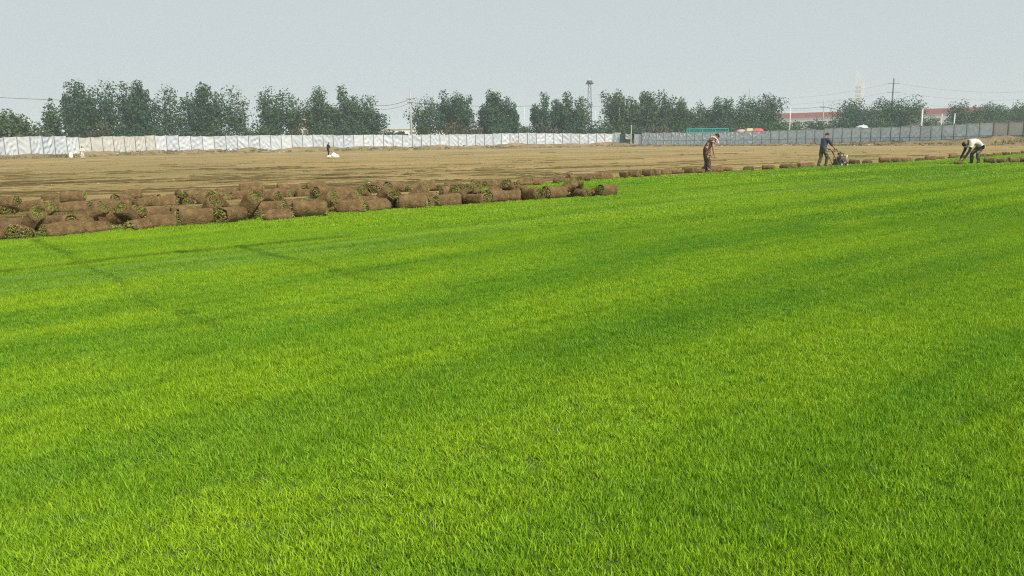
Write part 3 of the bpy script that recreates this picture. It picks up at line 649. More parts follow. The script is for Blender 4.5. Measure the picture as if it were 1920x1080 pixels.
def roll(px, py, kind, where, sc=1.0, label=None, gname=None, lift=0.0, zg=0.0):
    global nroll
    if where == W1: where = 'near the tip of the front heap' if px > 760 else 'in the middle of the front heap' if px > 360 else 'at the widest part of the front heap'
    elif where == W2: where = 'where the back heap thins out' if px > 640 else 'in the middle of the back heap' if px > 300 else 'at the widest part of the back heap'
    elif where == W3: where = 'along the far lawn edge before the stooping worker' if px < 1312 else 'between the stooping worker and the machine' if px < 1540 else 'between the machine and the bending worker' if px < 1800 else 'on the far lawn edge behind the bending worker'
    rr = random.Random(nroll*31+5); me, gm = RV[rr.randrange(len(RV))]; nroll += 1
    p = ground(px, py, zg); face = math.atan2(p.x, p.y)           # yaw that turns the axis square to the sight line
    yaw = {'S': -face+rr.choice((-.38, -.2, 0, .2, .38))+rr.uniform(-.15, .15), 'L': -face-.75+rr.uniform(-.2, .2), 'R': -face+.75+rr.uniform(-.2, .2), 'E': -face+R(90)+rr.uniform(-.3, .3), 'U': -face-R(rr.choice((40, 55, 70, 125, 20)))+rr.uniform(-.2, .2)}[kind]
    o = bpy.data.objects.new('sod_roll', me); C.objects.link(o)
    tilt = 0.0
    if kind == 'U': tilt = -R(rr.uniform(22, 42))
    o.rotation_euler = Euler((0 if kind == 'U' else rr.uniform(-.5, .5)*0, tilt, yaw), 'XYZ')
    k = sc*rr.uniform(.92, 1.10); o.scale = (k, k, k)
    Mx = o.rotation_euler.to_matrix(); zmin = min((Mx @ (v.co*k)).z for v in me.vertices)
    off = Vector((0, .12, 0)) if kind != 'U' else Vector((0, .06, 0))
    if kind != 'U': o.rotation_euler.rotate_axis('X', 0)
    o.location = p+off+Vector((0, 0, -zmin+lift-.008))
    g = bpy.data.objects.new('grass_lining', gm); C.objects.link(g); g.parent = o; g['kind'] = 'stuff'
    tag(o, label or f'brown sod roll {KN[kind]} {where}', 'sod roll', gname or f'sod rolls {KN[kind]} {where}')
    return o
W3 = 'laid singly along the far lawn edge'
W1, W2 = 'in the front heap along the lawn edge', 'in the back heap on the bare soil'
row1 = [(-62, 462, 'S'), (-25, 458, 'R'), (8, 452, 'E'), (38, 452, 'E'), (70, 449, 'U'), (112, 447, 'S'), (172, 441, 'S'), (236, 434, 'U'), (256, 436, 'R'), (300, 431, 'S'), (330, 418, 'E'), (364, 416, 'E'), (362, 427, 'S'), (398, 420, 'U'), (428, 423, 'R'), (406, 408, 'U'), (457, 410, 'E'), (478, 418, 'U'), (518, 417, 'S'), (553, 411, 'U'), (578, 411, 'S'), (598, 408, 'E'), (614, 404, 'U'), (655, 403, 'S'), (655, 388, 'S'), (684, 393, 'U'), (702, 399, 'R'), (724, 388, 'U'), (740, 394, 'U'), (772, 395, 'S'), (792, 386, 'S'), (812, 391, 'R'), (836, 390, 'R'), (860, 386, 'U'), (878, 382, 'U'), (894, 386, 'L'), (846, 374, 'S'), (930, 381, 'R'), (934, 366, 'S'), (954, 377, 'U'), (972, 376, 'U'), (1000, 378, 'L'), (1040, 374, 'R'), (1068, 371, 'U'), (1086, 369.5, 'U'), (1092, 371, 'L'), (1115, 370, 'S')]
for a, b, k in row1: roll(a, b, k, W1, sc=1.12)
rq = random.Random(77)
for i in range(32):                                            # half hidden ones just behind
    a = -60+i*34+rq.uniform(-8, 8); roll(a, 441-a*.068+rq.uniform(-3, 3), rq.choice('SSLRRELU'), W1, sc=1.1)
roll(1138, 369, 'R', W1, label='open arched sod roll at the very tip of the front heap', gname='single sod roll at the heap tip', zg=.03)
row2 = [(-70, 412, 'S'), (-30, 408, 'L'), (10, 405, 'E'), (52, 399, 'S'), (82, 404, 'R'), (104, 386, 'S'), (132, 401, 'S'), (160, 397, 'R'), (188, 398, 'R'), (214, 398, 'S'), (232, 390, 'R'), (250, 384, 'S'), (278, 390, 'S'), (304, 391, 'S'), (322, 384, 'E'), (346, 388, 'E'), (366, 380, 'S'), (392, 386, 'S'), (408, 381, 'S'), (424, 375, 'S'), (449, 378, 'R'), (472, 376, 'S'), (506, 379, 'L'), (526, 375, 'S'), (540, 368, 'S'), (556, 372, 'L'), (573, 373, 'S'), (604, 374, 'R'), (586, 364, 'S'), (638, 371, 'R'), (664, 364, 'S'), (682, 365, 'E'), (704, 365, 'E'), (722, 362, 'S'), (740, 362, 'R'), (764, 361, 'S'), (784, 362, 'R'), (796, 358, 'S'), (815, 360, 'S'), (836, 363, 'L'), (850, 361, 'S')]
for a, b, k in row2: roll(a, b, k, W2, sc=1.12)
for i in range(16):
    a = -40+i*54+rq.uniform(-9, 9); roll(a, 399-a*.049+rq.uniform(-2, 2), rq.choice('SSLRE'), W2)
for a, b, k in [(135, 385, 'S'), (245, 377, 'S'), (470, 364, 'S'), (592, 360, 'S'), (10, 394, 'L'), (338, 376, 'E')]: roll(a, b+12, k, 'resting on top of the back heap', lift=.19)
W3 = 'laid singly along the far lawn edge'
row3 = [(900, 354, 'L'), (912, 352.5, 'S'), (934, 351, 'R'), (984, 349, 'S'), (1006, 348, 'R'), (1053, 345, 'S'), (1076, 343, 'R'), (1104, 341, 'L'), (1119, 339, 'S'), (1135, 338, 'R'), (1174, 334.5, 'L'), (1190, 333, 'S'), (1218, 331, 'L'), (1226, 330.5, 'S'), (1248, 329, 'R'), (1270, 327.5, 'S'), (1294, 326.5, 'L'), (1312, 325.5, 'S'), (1344, 323.5, 'S'), (1364, 322, 'S'), (1405, 320.5, 'L'), (1442, 318.5, 'S'), (1475, 317, 'L'), (1486, 316, 'S'), (1505, 315, 'R'), (1516, 314.5, 'S'), (1628, 308, 'L'), (1660, 306, 'S'), (1681, 305, 'S'), (1702, 304, 'S'), (1726, 302.5, 'L'), (1746, 301, 'S'), (1765, 300, 'S'), (1790, 299, 'S'), (1806, 298, 'L'), (1842, 296, 'S'), (1858, 295, 'L'), (1872, 294, 'S'), (1888, 293, 'L'), (1906, 291.5, 'S'), (1925, 290.5, 'S'), (1950, 289, 'L'), (1985, 287, 'S')]
for a, b, k in row3: roll(a, b, k, W3)
roll(1328, 324.5, 'R', W3, label='sod roll just behind the boots of the towel wearing worker', gname='sod roll at towel wearing worker')
roll(1604, 309.5, 'L', W3, label='sod roll directly in front of the sod cutting machine', gname='sod roll ahead of machine')
for a, b, k in [(1858, 306.5, 'S'), (1881, 306, 'L'), (1902, 305.5, 'S'), (1924, 305, 'S'), (1950, 304, 'L')]: roll(a, b, k, 'lying out on the green lawn behind the bending worker', zg=.05, sc=.92)
roll(1800, 309, 'S', '', label='flattened sod roll under the hands of the bending white shirted worker', gname='sod roll under worker hands', zg=.04, sc=.9)

# ------------------------------------------------------------------ scraps, clods and litter on the bare field
def strip_mesh():
    rr = random.Random(12); vs, fs = [], []
    for _ in range(2700):
        px, py = rr.uniform(-150, 2000), 0
        g = None
        dist = 17/(rr.random()**.75+.11)
        ang = (px-W/2)/F; p = Vector((dist*ang, dist, 0))
        if in_lawn(np.array([p.x]), np.array([p.y-.6]))[0] or in_lawn(np.array([p.x]), np.array([p.y+.3]))[0] or dist < 13: continue
        if dist > 45 and rr.random() < .55: continue
        L = rr.choice((.4, .6, .8, 1.2, 1.5, 2, 3, 4, 6))*rr.uniform(.6, 1.3); n = max(3, int(L/.22)); w = rr.uniform(.02, .055); h = rr.uniform(.02, .055); a = FUR+rr.gauss(0, .05)
        d = Vector((math.cos(a), math.sin(a), 0)); q = Vector((-d.y, d.x, 0)); b = len(vs)
        for i in range(n+1):
            c = p+d*(L*(i/n-.5))+q*rr.gauss(0, .018); k = (0.15 if i in (0, n) else rr.uniform(.35, 1.2))
            vs += [tuple(c-q*w*k*rr.uniform(.7, 1.3))[:2]+(-.02,), tuple(c+q*w*rr.gauss(0, .2))[:2]+(h*k+.01,), tuple(c+q*w*k)[:2]+(-.02,)]
        for i in range(n):
            for j in (0, 1): fs.append((b+i*3+j, b+i*3+3+j, b+i*3+4+j, b+i*3+1+j))
    return np_mesh('sod_scraps', vs, fs)
tag(link('sod_scraps', strip_mesh(), M['scrap']), 'leftover dark strips of cut turf on the bare field', 'turf scraps', kind='stuff')
def lumps(name, n, mat, gen, lo, hi, seed, flat=.6):
    rr = random.Random(seed); vs, fs = [], []
    bm = bmesh.new(); bmesh.ops.create_icosphere(bm, subdivisions=1, radius=1); bv = [v.co.copy() for v in bm.verts]; bf = [[v.index for v in f.verts] for f in bm.faces]; bm.free()
    for _ in range(n):
        p = gen(rr)
        if p is None: continue
        s = rr.uniform(lo, hi); b = len(vs); st = rr.uniform(1, 2.2)
        for v in bv: vs.append((p.x+v.x*s*st*rr.uniform(.7, 1.2), p.y+v.y*s*rr.uniform(.7, 1.2), p.z+max(-.2, v.z*rr.uniform(.7, 1.2)+.3)*s*flat))
        fs += [[i+b for i in f] for f in bf]
    return link(name, np_mesh(name, vs, fs), mat, smooth=True)
def fieldp(rr):
    dist = 16/(rr.random()**.8+.12); p = Vector((dist*(rr.uniform(-150, 2050)-W/2)/F, dist, 0))
    return None if in_lawn(np.array([p.x]), np.array([p.y-.4]))[0] or dist > 130 else p
tag(lumps('soil_clods', 5200, M['clod'], fieldp, .015, .06, 3), 'scattered brown soil clods on the bare field', 'soil clods', kind='stuff')
tag(lumps('pale_crumbs', 700, M['cream_wall'], fieldp, .012, .035, 5), 'scattered pale crumbs and stones on the bare field', 'stones', kind='stuff')
def bankp(rr):
    s = rr.uniform(0, cum[-1]); c_ = rr.uniform(.3, 4.2); p = along(s)+out_n(s)*c_; p.z = along(s, bank_h)*max(0, .95-.24*c_); return p
tag(lumps('bank_clods', 700, M['clod'], bankp, .08, .30, 8), 'lumps of soil and rubbish along the fence bank', 'soil clods', kind='stuff')
tag(lumps('bank_litter', 130, M['white_sheet'], bankp, .06, .22, 18, .5), 'torn white sheet scraps littering the fence bank', 'litter', kind='stuff')
def bank_weeds():
    rr = random.Random(14); vs, fs = [], []
    for _ in range(2600):
        p = bankp(rr)
        if vnoise(p.x*.12, p.y*.12, 16) < .42: continue
        if p.z > .1: p.z -= .12
        hgt = rr.uniform(.12, .45)
        for _ in range(5):
            q = p+Vector((rr.gauss(0, .15), rr.gauss(0, .15), 0)); d = Vector((rr.gauss(0, .4), rr.gauss(0, .4), 1)).normalized()*hgt*rr.uniform(.6, 1.2); w = Vector((rr.gauss(0, 1), rr.gauss(0, 1), 0)).normalized()*.05
            b = len(vs); vs += [tuple(q-w), tuple(q+w), tuple(q+d+w*.6), tuple(q+d-w*.2)]; fs.append((b, b+1, b+2, b+3))
    return np_mesh('bank_weeds', vs, fs)
tag(link('bank_weeds', bank_weeds(), M['leaf_weed']), 'patchy olive weeds growing along the fence bank', 'weeds', kind='stuff')
def heap_grass():
    rr = random.Random(4); vs, fs = [], []
    for _ in range(20000):
        px = rr.uniform(-120, 1000); f = rr.random()
        y1 = 450-px*.071; y2 = 404-px*.052
        py = y1+(y2-y1)*f+rr.gauss(0, 5)
        p = ground(px, min(py, y1+2))
        if vnoise(p.x*1.3, p.y*1.3, 6) < .42 or in_lawn(np.array([p.x]), np.array([p.y]))[0]: continue
        for _ in range(7):
            q = p+Vector((rr.gauss(0, .05), rr.gauss(0, .05), -.005)); d = Vector((rr.gauss(0, 1), rr.gauss(0, 1), rr.uniform(.3, 1))).normalized()*rr.uniform(.04, .10); w = d.cross(Vector((rr.gauss(0, 1), rr.gauss(0, 1), 0))).normalized()*.008
            b = len(vs); vs += [tuple(q-w), tuple(q+w), tuple(q+d)]; fs.append((b, b+1, b+2))
    return np_mesh('loose_grass', vs, fs)
tag(link('loose_grass', heap_grass(), M['roll_grass']), 'loose torn grass strewn between the heaps of rolls', 'grass', kind='stuff')

# ------------------------------------------------------------------ people
def skin_mesh(name, chain, sub=2):
    """chain: dict joint -> (pos, radius), list of edges, root"""
    J, E, root = chain; names = list(J); ix = {k: i for i, k in enumerate(names)}
    me = bpy.data.meshes.new(name); me.from_pydata([J[k][0] for k in names], [(ix[a], ix[b]) for a, b in E], []); me.update()
    o = bpy.data.objects.new(name, me); C.objects.link(o)
    md = o.modifiers.new('s', 'SKIN'); md.use_smooth_shade = True; md.branch_smoothing = .4
    ms = o.modifiers.new('u', 'SUBSURF'); ms.levels = sub; ms.render_levels = sub
    sv = me.skin_vertices[0].data
    for k in names:
        r = J[k][1]; sv[ix[k]].radius = r if isinstance(r, tuple) else (r, r); sv[ix[k]].use_root = (k == root)
    dg = bpy.context.evaluated_depsgraph_get(); dg.update()
    out = bpy.data.meshes.new_from_object(o.evaluated_get(dg)); bpy.data.objects.remove(o); out.name = name
    return out
def ell(c, r, n=2, cut=None):
    bm = bmesh.new(); bmesh.ops.create_icosphere(bm, subdivisions=n, radius=1)
    if cut is not None: bmesh.ops.delete(bm, geom=[v for v in bm.verts if cut(v.co)], context='VERTS')
    vs = [(c[0]+v.co.x*r[0], c[1]+v.co.y*r[1], c[2]+v.co.z*r[2]) for v in bm.verts]; fs = [tuple(v.index for v in f.verts) for f in bm.faces]
    bm.free(); return vs, fs
def re_(k): return k[:-1] if k[-1] in 'RL' else k
def person(label, loc, rz, P, shirt, trousers, skin='skin', sleeve=1.0, hat='hair', extra=None, sleeve_mat=None, glove=None, scale=1.0, group=None, sub=2, loose=1.0):
    root = empty('person', loc, rz); tag(root, label, 'person', group); root.scale = (scale,)*3
    V3 = lambda k, s=None: Vector((P[k][0], (P[k][1] if s is None else s*P[k][1]), P[k][2]))
    def side(k, sg):
        kk = k+('R' if sg < 0 else 'L'); q = P[kk] if kk in P else (P[k][0], sg*P[k][1], P[k][2]); return Vector(q)
    hd = (V3('crown')-V3('neck')); up = hd.normalized(); fwd = Vector((0, 1, 0)).cross(up); fwd = fwd if fwd.length > .1 else Vector((1, 0, 0)); fwd.normalize()
    head = V3('head')
    J = {'pelvis': (V3('pelvis'), .125), 'spine': (V3('spine'), .118), 'chest': (V3('chest'), .135), 'neckb': (V3('chest').lerp(V3('neck'), .75), .075), 'neck': (V3('neck'), .056), 'head': (head, .090), 'crown': (V3('crown'), .066)}
    E = [('pelvis', 'spine'), ('spine', 'chest'), ('chest', 'neckb'), ('neckb', 'neck'), ('neck', 'head'), ('head', 'crown')]
    for sg, s in ((-1, 'R'), (1, 'L')):
        g = {k: side(k, sg) for k in ('shoulder', 'elbow', 'wrist', 'hand', 'hip', 'knee', 'ankle', 'toe')}
        for k, r in (('shoulder', .072), ('elbow', .044), ('wrist', .030), ('hand', .034), ('hip', .098), ('knee', .060), ('ankle', .042), ('toe', .036)): J[k+s] = (g[k], r)
        J['calf'+s] = (g['knee'].lerp(g['ankle'], .35), .060); J['fore'+s] = (g['elbow'].lerp(g['wrist'], .3), .043); J['heel'+s] = (g['ankle']+Vector((-.04, 0, -.03)), .036)
        E += [('chest', 'shoulder'+s), ('shoulder'+s, 'elbow'+s), ('elbow'+s, 'fore'+s), ('fore'+s, 'wrist'+s), ('wrist'+s, 'hand'+s), ('pelvis', 'hip'+s), ('hip'+s, 'knee'+s), ('knee'+s, 'calf'+s), ('calf'+s, 'ankle'+s), ('ankle'+s, 'toe'+s), ('ankle'+s, 'heel'+s)]
    body = skin_mesh('body', (J, E, 'pelvis'), sub)
    body_clean = body.copy()
    bo = link('body', body, M[skin], root, True)
    bm = bmesh.new(); bm.from_mesh(body)                                         # nose, ears, fingers grow into the same mesh
    def addin(vs, fs):
        nv = [bm.verts.new(v) for v in vs]
        for f in fs: bm.faces.new([nv[i] for i in f]).smooth = True
    addin(*ell(head+fwd*.092-up*.005, (.018, .014, .022), 1))
    for sg in (-1, 1): addin(*ell(head+Vector((0, sg*.088, 0)), (.022, .010, .030), 1))
    for sg, s in ((-1, 'R'), (1, 'L')):
        w, h = side('wrist', sg), side('hand', sg); d = (h-w).normalized(); lat = Vector((0, 1, 0)); lat = (lat-d*lat.dot(d)).normalized(); pal = d.cross(lat)
        lat2 = pal if abs(pal.y) < .8 else lat
        for i, ln in enumerate((.070, .080, .076, .060)):
            b = h+d*.02+lat2*(i-1.5)*.019; c1 = b+d*ln*.55+lat*(-sg)*.012; c2 = c1+(d*.6+lat*(-sg)*.8).normalized()*ln*.5
            m_ = MB().tube([b, c1, c2], [.0095, .009, .006], 5); addin(m_.v, m_.f)
        b = h-d*.03-lat2*.03; m_ = MB().tube([b, b-lat2*.03+d*.035, b-lat2*.028+d*.07], [.012, .011, .007], 5); addin(m_.v, m_.f)
    bm.to_mesh(body); bm.free()
    for sg in (-1, 1):
        e_ = ell(head+fwd*.082+up*.018+Vector((0, sg*.034, 0)), (.010, .012, .008), 1); MB().add(*e_).build('eye', M['hair'], root)
    mo = ell(head+fwd*.084-up*.048, (.008, .026, .007), 1); MB().add(*mo).build('mouth', M['skin_dark'], root)
    Rm = Matrix((fwd, Vector((0, 1, 0)), up)).transposed()
    vs, fs = ell((0, 0, 0), (.112, .098, .118), 3, cut=lambda c: c.z < -.05+.55*max(0, c.x) or (c.x > .55 and c.z < .45))
    hv = [head+up*.018-fwd*.008+Rm @ Vector(v) for v in vs]; MB().add(hv, fs).build('hair' if hat == 'hair' else 'cap', M[hat], root, True)
    # clothes follow the body: offset copies of the skin, cut at hem, cuff and neckline
    segs = []
    for a_, b_ in E:
        segs.append((a_, b_, J[a_][0], J[b_][0], (J[a_][1]+J[b_][1])/2))
    base_m = body_clean; co = np.array([v.co for v in base_m.vertices]); nr = np.array([v.normal for v in base_m.vertices])
    best = np.full(len(co), 9.0); bi = np.zeros(len(co), int); bt = np.zeros(len(co))
    for i, (a_, b_, pa, pb, rd) in enumerate(segs):
        pa, pb = np.array(pa), np.array(pb); ab = pb-pa; t_ = np.clip(((co-pa)@ab)/(ab@ab+1e-9), 0, 1); d_ = np.linalg.norm(co-(pa+t_[:, None]*ab), axis=1)-rd*.6
        k = d_ < best; best[k] = d_[k]; bi[k] = i; bt[k] = t_[k]
    nm = [(re_(a_), re_(b_)) for a_, b_, *_ in segs]
    def garment(name, mat, test, off, seed):
        vin = np.array([test(nm[bi[i]][0], nm[bi[i]][1], bt[i]) for i in range(len(co))])
        q = co+nr*(off*(.8+.5*vnoise(co[:, 0]*9+seed, co[:, 2]*7+co[:, 1]*5, seed)))[:, None]
        fs_ = [tuple(p_.vertices) for p_ in base_m.polygons if sum(vin[list(p_.vertices)]) >= 2]
        used = sorted({v for f in fs_ for v in f}); mp = {v: i for i, v in enumerate(used)}
        g_ = MB().add([q[v] for v in used], [tuple(mp[v] for v in f) for f in fs_]).build(name, M[mat], root, True)
        md = g_.modifiers.new('cloth_thickness', 'SOLIDIFY'); md.thickness = .008; md.offset = -1
    def is_shirt(a_, b_, t_):
        if (a_, b_) == ('pelvis', 'spine'): return True
        if (a_, b_) in (('spine', 'chest'), ('chest', 'shoulder')): return True
        if (a_, b_) == ('chest', 'neckb'): return t_ < .75
        if (a_, b_) == ('pelvis', 'hip'): return loose > 1.1
        if (a_, b_) == ('shoulder', 'elbow'): return t_ < sleeve
        if (a_, b_) == ('elbow', 'fore'): return sleeve > 1 and t_*.3 < sleeve-1
        if (a_, b_) == ('fore', 'wrist'): return sleeve > 1.3 and .3+t_*.7 < sleeve-1
        return False
    def is_trouser(a_, b_, t_):
        if (a_, b_) == ('pelvis', 'spine'): return t_ < .35
        return (a_, b_) in (('pelvis', 'hip'), ('hip', 'knee'), ('knee', 'calf')) or ((a_, b_) == ('calf', 'ankle') and t_ < .9)
    garment('trousers', trousers, is_trouser, .022, 3)
    body.materials.append(M[trousers]); body.materials.append(M[shirt])
    tv = [is_trouser(*nm[bi[i]], bt[i]) for i in range(len(co))]; sv_ = [is_shirt(*nm[bi[i]], bt[i]) for i in range(len(co))]
    for k, p_ in enumerate(base_m.polygons):
        q_ = list(p_.vertices)
        if all(tv[v] for v in q_): body.polygons[k].material_index = 1
        elif all(sv_[v] for v in q_): body.polygons[k].material_index = 2
    garment('shirt', shirt, is_shirt, .028*loose, 5)
    if sleeve_mat: garment('sleeves', sleeve_mat, lambda a_, b_, t_: ((a_, b_) == ('shoulder', 'elbow') and t_ > sleeve-.12) or (a_, b_) in (('elbow', 'fore'), ('fore', 'wrist')), .016, 7)
    for s in 'RL':
        a, t_ = J['ankle'+s][0], J['toe'+s][0]
        link('shoe', skin_mesh('shoe', ({'h': (a+Vector((-.05, 0, -.03)), .046), 'a': (a+Vector((0, 0, -.02)), .050), 't': (t_, .044)}, [('h', 'a'), ('a', 't')], 'a'), 1), M['cap'], root, True)
    if extra: extra(root, J, head, up, fwd)
    return root
def towel(root, J, head, up, fwd):
    n = J['neck'][0]; pts = [n+Vector((.16, .10, -.20)), n+Vector((.10, .10, -.05)), n+Vector((.0, .085, .02)), n+Vector((-.085, .0, .06)), n+Vector((.0, -.085, .02)), n+Vector((.10, -.10, -.05)), n+Vector((.17, -.10, -.24))]
    Jc = {str(i): (p, (.045, .03)) for i, p in enumerate(pts)}; link('towel', skin_mesh('towel', (Jc, [(str(i), str(i+1)) for i in range(6)], '3'), 2), M['towel'], root, True)
p1 = dict(pelvis=(-.07, 0, .86), spine=(-.02, 0, 1.03), chest=(.09, 0, 1.22), neck=(.25, 0, 1.38), head=(.35, 0, 1.43), crown=(.42, 0, 1.475), shoulder=(.15, .185, 1.29), elbow=(.14, .23, 1.0), wrist=(.20, .21, .76), hand=(.235, .20, .68),
          hip=(-.06, .09, .83), knee=(.01, .10, .46), ankle=(-.02, .105, .09), toe=(.14, .115, .05), kneeR=(.05, -.10, .46), ankleR=(.05, -.105, .09), toeR=(.20, -.115, .05))
L1 = ground(1325, 325); person('stooping worker in brown camouflage with a pink towel round the neck', (L1.x, L1.y, 0), R(5), p1, 'camo_brown', 'camo_brown', sleeve=.35, extra=towel, scale=1.1)
p2 = dict(pelvis=(.04, 0, .92), spine=(.06, 0, 1.10), chest=(.12, 0, 1.30), neck=(.20, 0, 1.49), head=(.25, 0, 1.57), crown=(.29, 0, 1.645), shoulder=(.14, .19, 1.40), elbow=(.32, .25, 1.14), wrist=(.56, .23, .95), hand=(.645, .22, .90),
          hip=(.04, .09, .89), knee=(.02, .10, .48), ankle=(-.12, .10, .10), toe=(.02, .11, .05), kneeR=(.25, -.10, .50), ankleR=(.17, -.10, .09), toeR=(.32, -.11, .05))
L2 = ground(1540, 314.5); yaw2 = R(24); person('worker in navy shirt and dark cap pushing the sod cutting machine', (L2.x, L2.y, 0), yaw2, p2, 'navy', 'camo_green', sleeve=1.15, hat='cap', skin='skin')
p3 = dict(pelvis=(-.22, 0, .86), spine=(-.04, 0, 1.00), chest=(.22, 0, 1.03), neck=(.43, 0, .97), head=(.52, 0, .915), crown=(.585, 0, .86), shoulder=(.31, .18, .96), elbow=(.40, .20, .60), wrist=(.56, .15, .30), hand=(.61, .13, .22),
          hip=(-.20, .10, .80), knee=(-.03, .12, .45), ankle=(-.12, .13, .09), toe=(.03, .14, .05), kneeR=(.10, -.12, .46), ankleR=(.06, -.13, .09), toeR=(.21, -.14, .05))
L3 = ground(1827, 308, .04); person('worker in white shirt and dark sleeves bending down over a sod roll', (L3.x, L3.y, .045), R(180), p3, 'white_shirt', 'camo_green', skin='skin_dark', sleeve=.55, sleeve_mat='dark_sleeve', loose=1.7, scale=1.1)
p4 = dict(p2); p4.update(pelvis=(0, 0, .90), spine=(.02, 0, 1.06), chest=(.05, 0, 1.25), neck=(.11, 0, 1.42), head=(.15, 0, 1.50), crown=(.18, 0, 1.57), shoulder=(.06, .18, 1.33), elbow=(.08, .24, 1.06), wrist=(.26, .20, .95), hand=(.33, .18, .93), hip=(0, .09, .86), knee=(.03, .10, .47), ankle=(-.06, .10, .09), toe=(.08, .11, .05), kneeR=(.10, -.1, .47), ankleR=(.10, -.1, .09), toeR=(.24, -.11, .05))
L4 = ground(615.5, 292.5); person('distant person in black clothes standing beside white sacks', (L4.x, L4.y, 0), R(-20), p4, 'black_cloth', 'black_cloth', sleeve=1.8, sub=1, scale=1.03)
L5 = ground(156, 297.5); p5 = dict(p4); person('distant person in white shirt standing by the fence bank', (L5.x, L5.y, 0), R(-70), p5, 'white_shirt', 'white_shirt', sleeve=1.5, sub=1, scale=1.0)

# ------------------------------------------------------------------ sacks
def sack(label, px, py, w, h, d, mat, seed, lean=0.0, tip=.72):
    p = ground(px, py); rr = random.Random(seed); n, k = 14, 7; vs, fs = [], []
    for j in range(k+1):
        t_ = j/k; s = (.86+.28*math.sin(math.pi*min(1, t_*1.25)))*(1-(1-tip)*max(0, (t_-.55)/.45)); 
        for i in range(n):
            th = 2*math.pi*i/n; q = 1+rr.uniform(-.07, .07)
            cx, cy = math.cos(th), math.sin(th); m_ = 1/((abs(cx)**3+abs(cy)**3)**(1/3))
            vs.append((cx*m_*w/2*s*q+lean*t_, cy*m_*d/2*s*q, t_*h*(1+rr.uniform(-.03, .03)) if j else -.01))
    for j in range(k):
        for i in range(n): fs.append((j*n+i, j*n+(i+1) % n, (j+1)*n+(i+1) % n, (j+1)*n+i))
    fs += [tuple(range(n))[::-1], tuple(range(k*n, (k+1)*n))]
    o = MB().add(vs, fs).build('sack', M[mat], smooth=True); o.location = p+Vector((0, d/2, 0)); tag(o, label, 'sack')
    MB().tube([(lean-w*.06, 0, h*.97), (lean, 0, h*1.04), (lean+w*.05, 0, h*1.10)], [w*.10, w*.05, w*.09], 7).build('tied_neck', M[mat], o)
sack('plump white sack slumped beside the distant person in black', 629, 295.8, .78, .50, .55, 'sack', 3, lean=-.22, tip=.45)
sack('low pale sack lying at the feet of the person in black', 617.5, 295.4, .55, .26, .5, 'sack', 5, tip=.8)
sack('upright white square sack standing near the person in white', 132, 296.3, .50, .72, .4, 'sack', 7, tip=.95)

# ------------------------------------------------------------------ sod cutting machine
dirm = Vector((math.cos(yaw2), math.sin(yaw2), 0)); mc = empty('sod_cutter', (L2.x, L2.y, 0), yaw2); tag(mc, 'walk behind sod cutting machine with engine and rusty tube frame', 'machine')
hb = MB()
for q in (-.2, .2): hb.tube([(.62, q, .90), (.74, q, .88), (1.02, q*.9, .56), (1.16, q*.9, .30)], .019, 7)
hb.build('handlebar', M['frame_paint'], mc, True)
for q in (-.2, .2): MB().tube([(.58, q, .905), (.72, q, .885)], .026, 8).build('grip', M['rubber'], mc)
MB().tube([(.76, -.2, .85), (.76, .2, .85)], .016, 6).build('cross_tube', M['frame_paint'], mc)
for q in (-.19, .19):
    MB().tube([(.45, q, .80), (.98, q, .80), (1.0, q, .12)], .018, 6).build('frame_tube', M['frame_paint'], mc, True)
    MB().tube([(.48, q, .78), (.92, q, .12)], .018, 6).build('strut', M['frame_paint'], mc)
MB().box((1.22, 0, .16), (.62, .42, .06)).build('base_plate', M['frame_paint'], mc, bevel=.008)
en = MB().box((1.24, 0, .34), (.26, .30, .28)).build('engine', M['engine'], mc, bevel=.02)
for i in range(6): MB().box((1.24, 0, .49+i*.022), (.2-.008*i, .24, .010)).build('cooling_fin', M['dark_steel'], en)
MB().box((1.24, 0, .655), (.30, .22, .10)).build('fuel_tank', M['dark_steel'], mc, bevel=.03)
MB().tube([(1.24, 0, .70), (1.24, 0, .75)], .03, 8).build('fuel_cap', M['rubber'], mc)
MB().tube([(1.12, -.16, .56), (1.12, -.16, .64)], [.055, .06], 10).build('air_filter', M['pale_paint'], mc)
MB().tube([(1.40, -.19, .28), (1.45, -.19, .60)], [.05, .065], 10).build('muffler', M['pale_paint'], mc, True)
MB().tube([(1.28, -.16, .34), (1.28, -.21, .34)], [.11, .10], 12).build('recoil_cover', M['dark_steel'], mc)
MB().box((1.02, 0, .27), (.12, .34, .26)).build('gear_case', M['dark_steel'], mc, bevel=.015)
MB().box((.94, 0, .05), (.05, .44, .10)).build('cutting_blade', M['galv'], mc)
for x_, r_ in ((1.10, .13), (1.50, .12)):
    for q in (-.2, .2):
        wv = MB().tube([(x_, q-.045, r_), (x_, q-.035, r_), (x_, q+.035, r_), (x_, q+.045, r_)], [r_*.85, r_, r_, r_*.85], 16).build('wheel', M['rubber'], mc)
        MB().tube([(x_, q-.05, r_), (x_, q+.05, r_)], r_*.45, 10).build('hub', M['pale_paint'], wv)
MB().tube([(1.50, -.2, .12), (1.47, -.2, .40), (1.44, 0, .55)], .015, 6).build('front_stay', M['frame_paint'], mc)

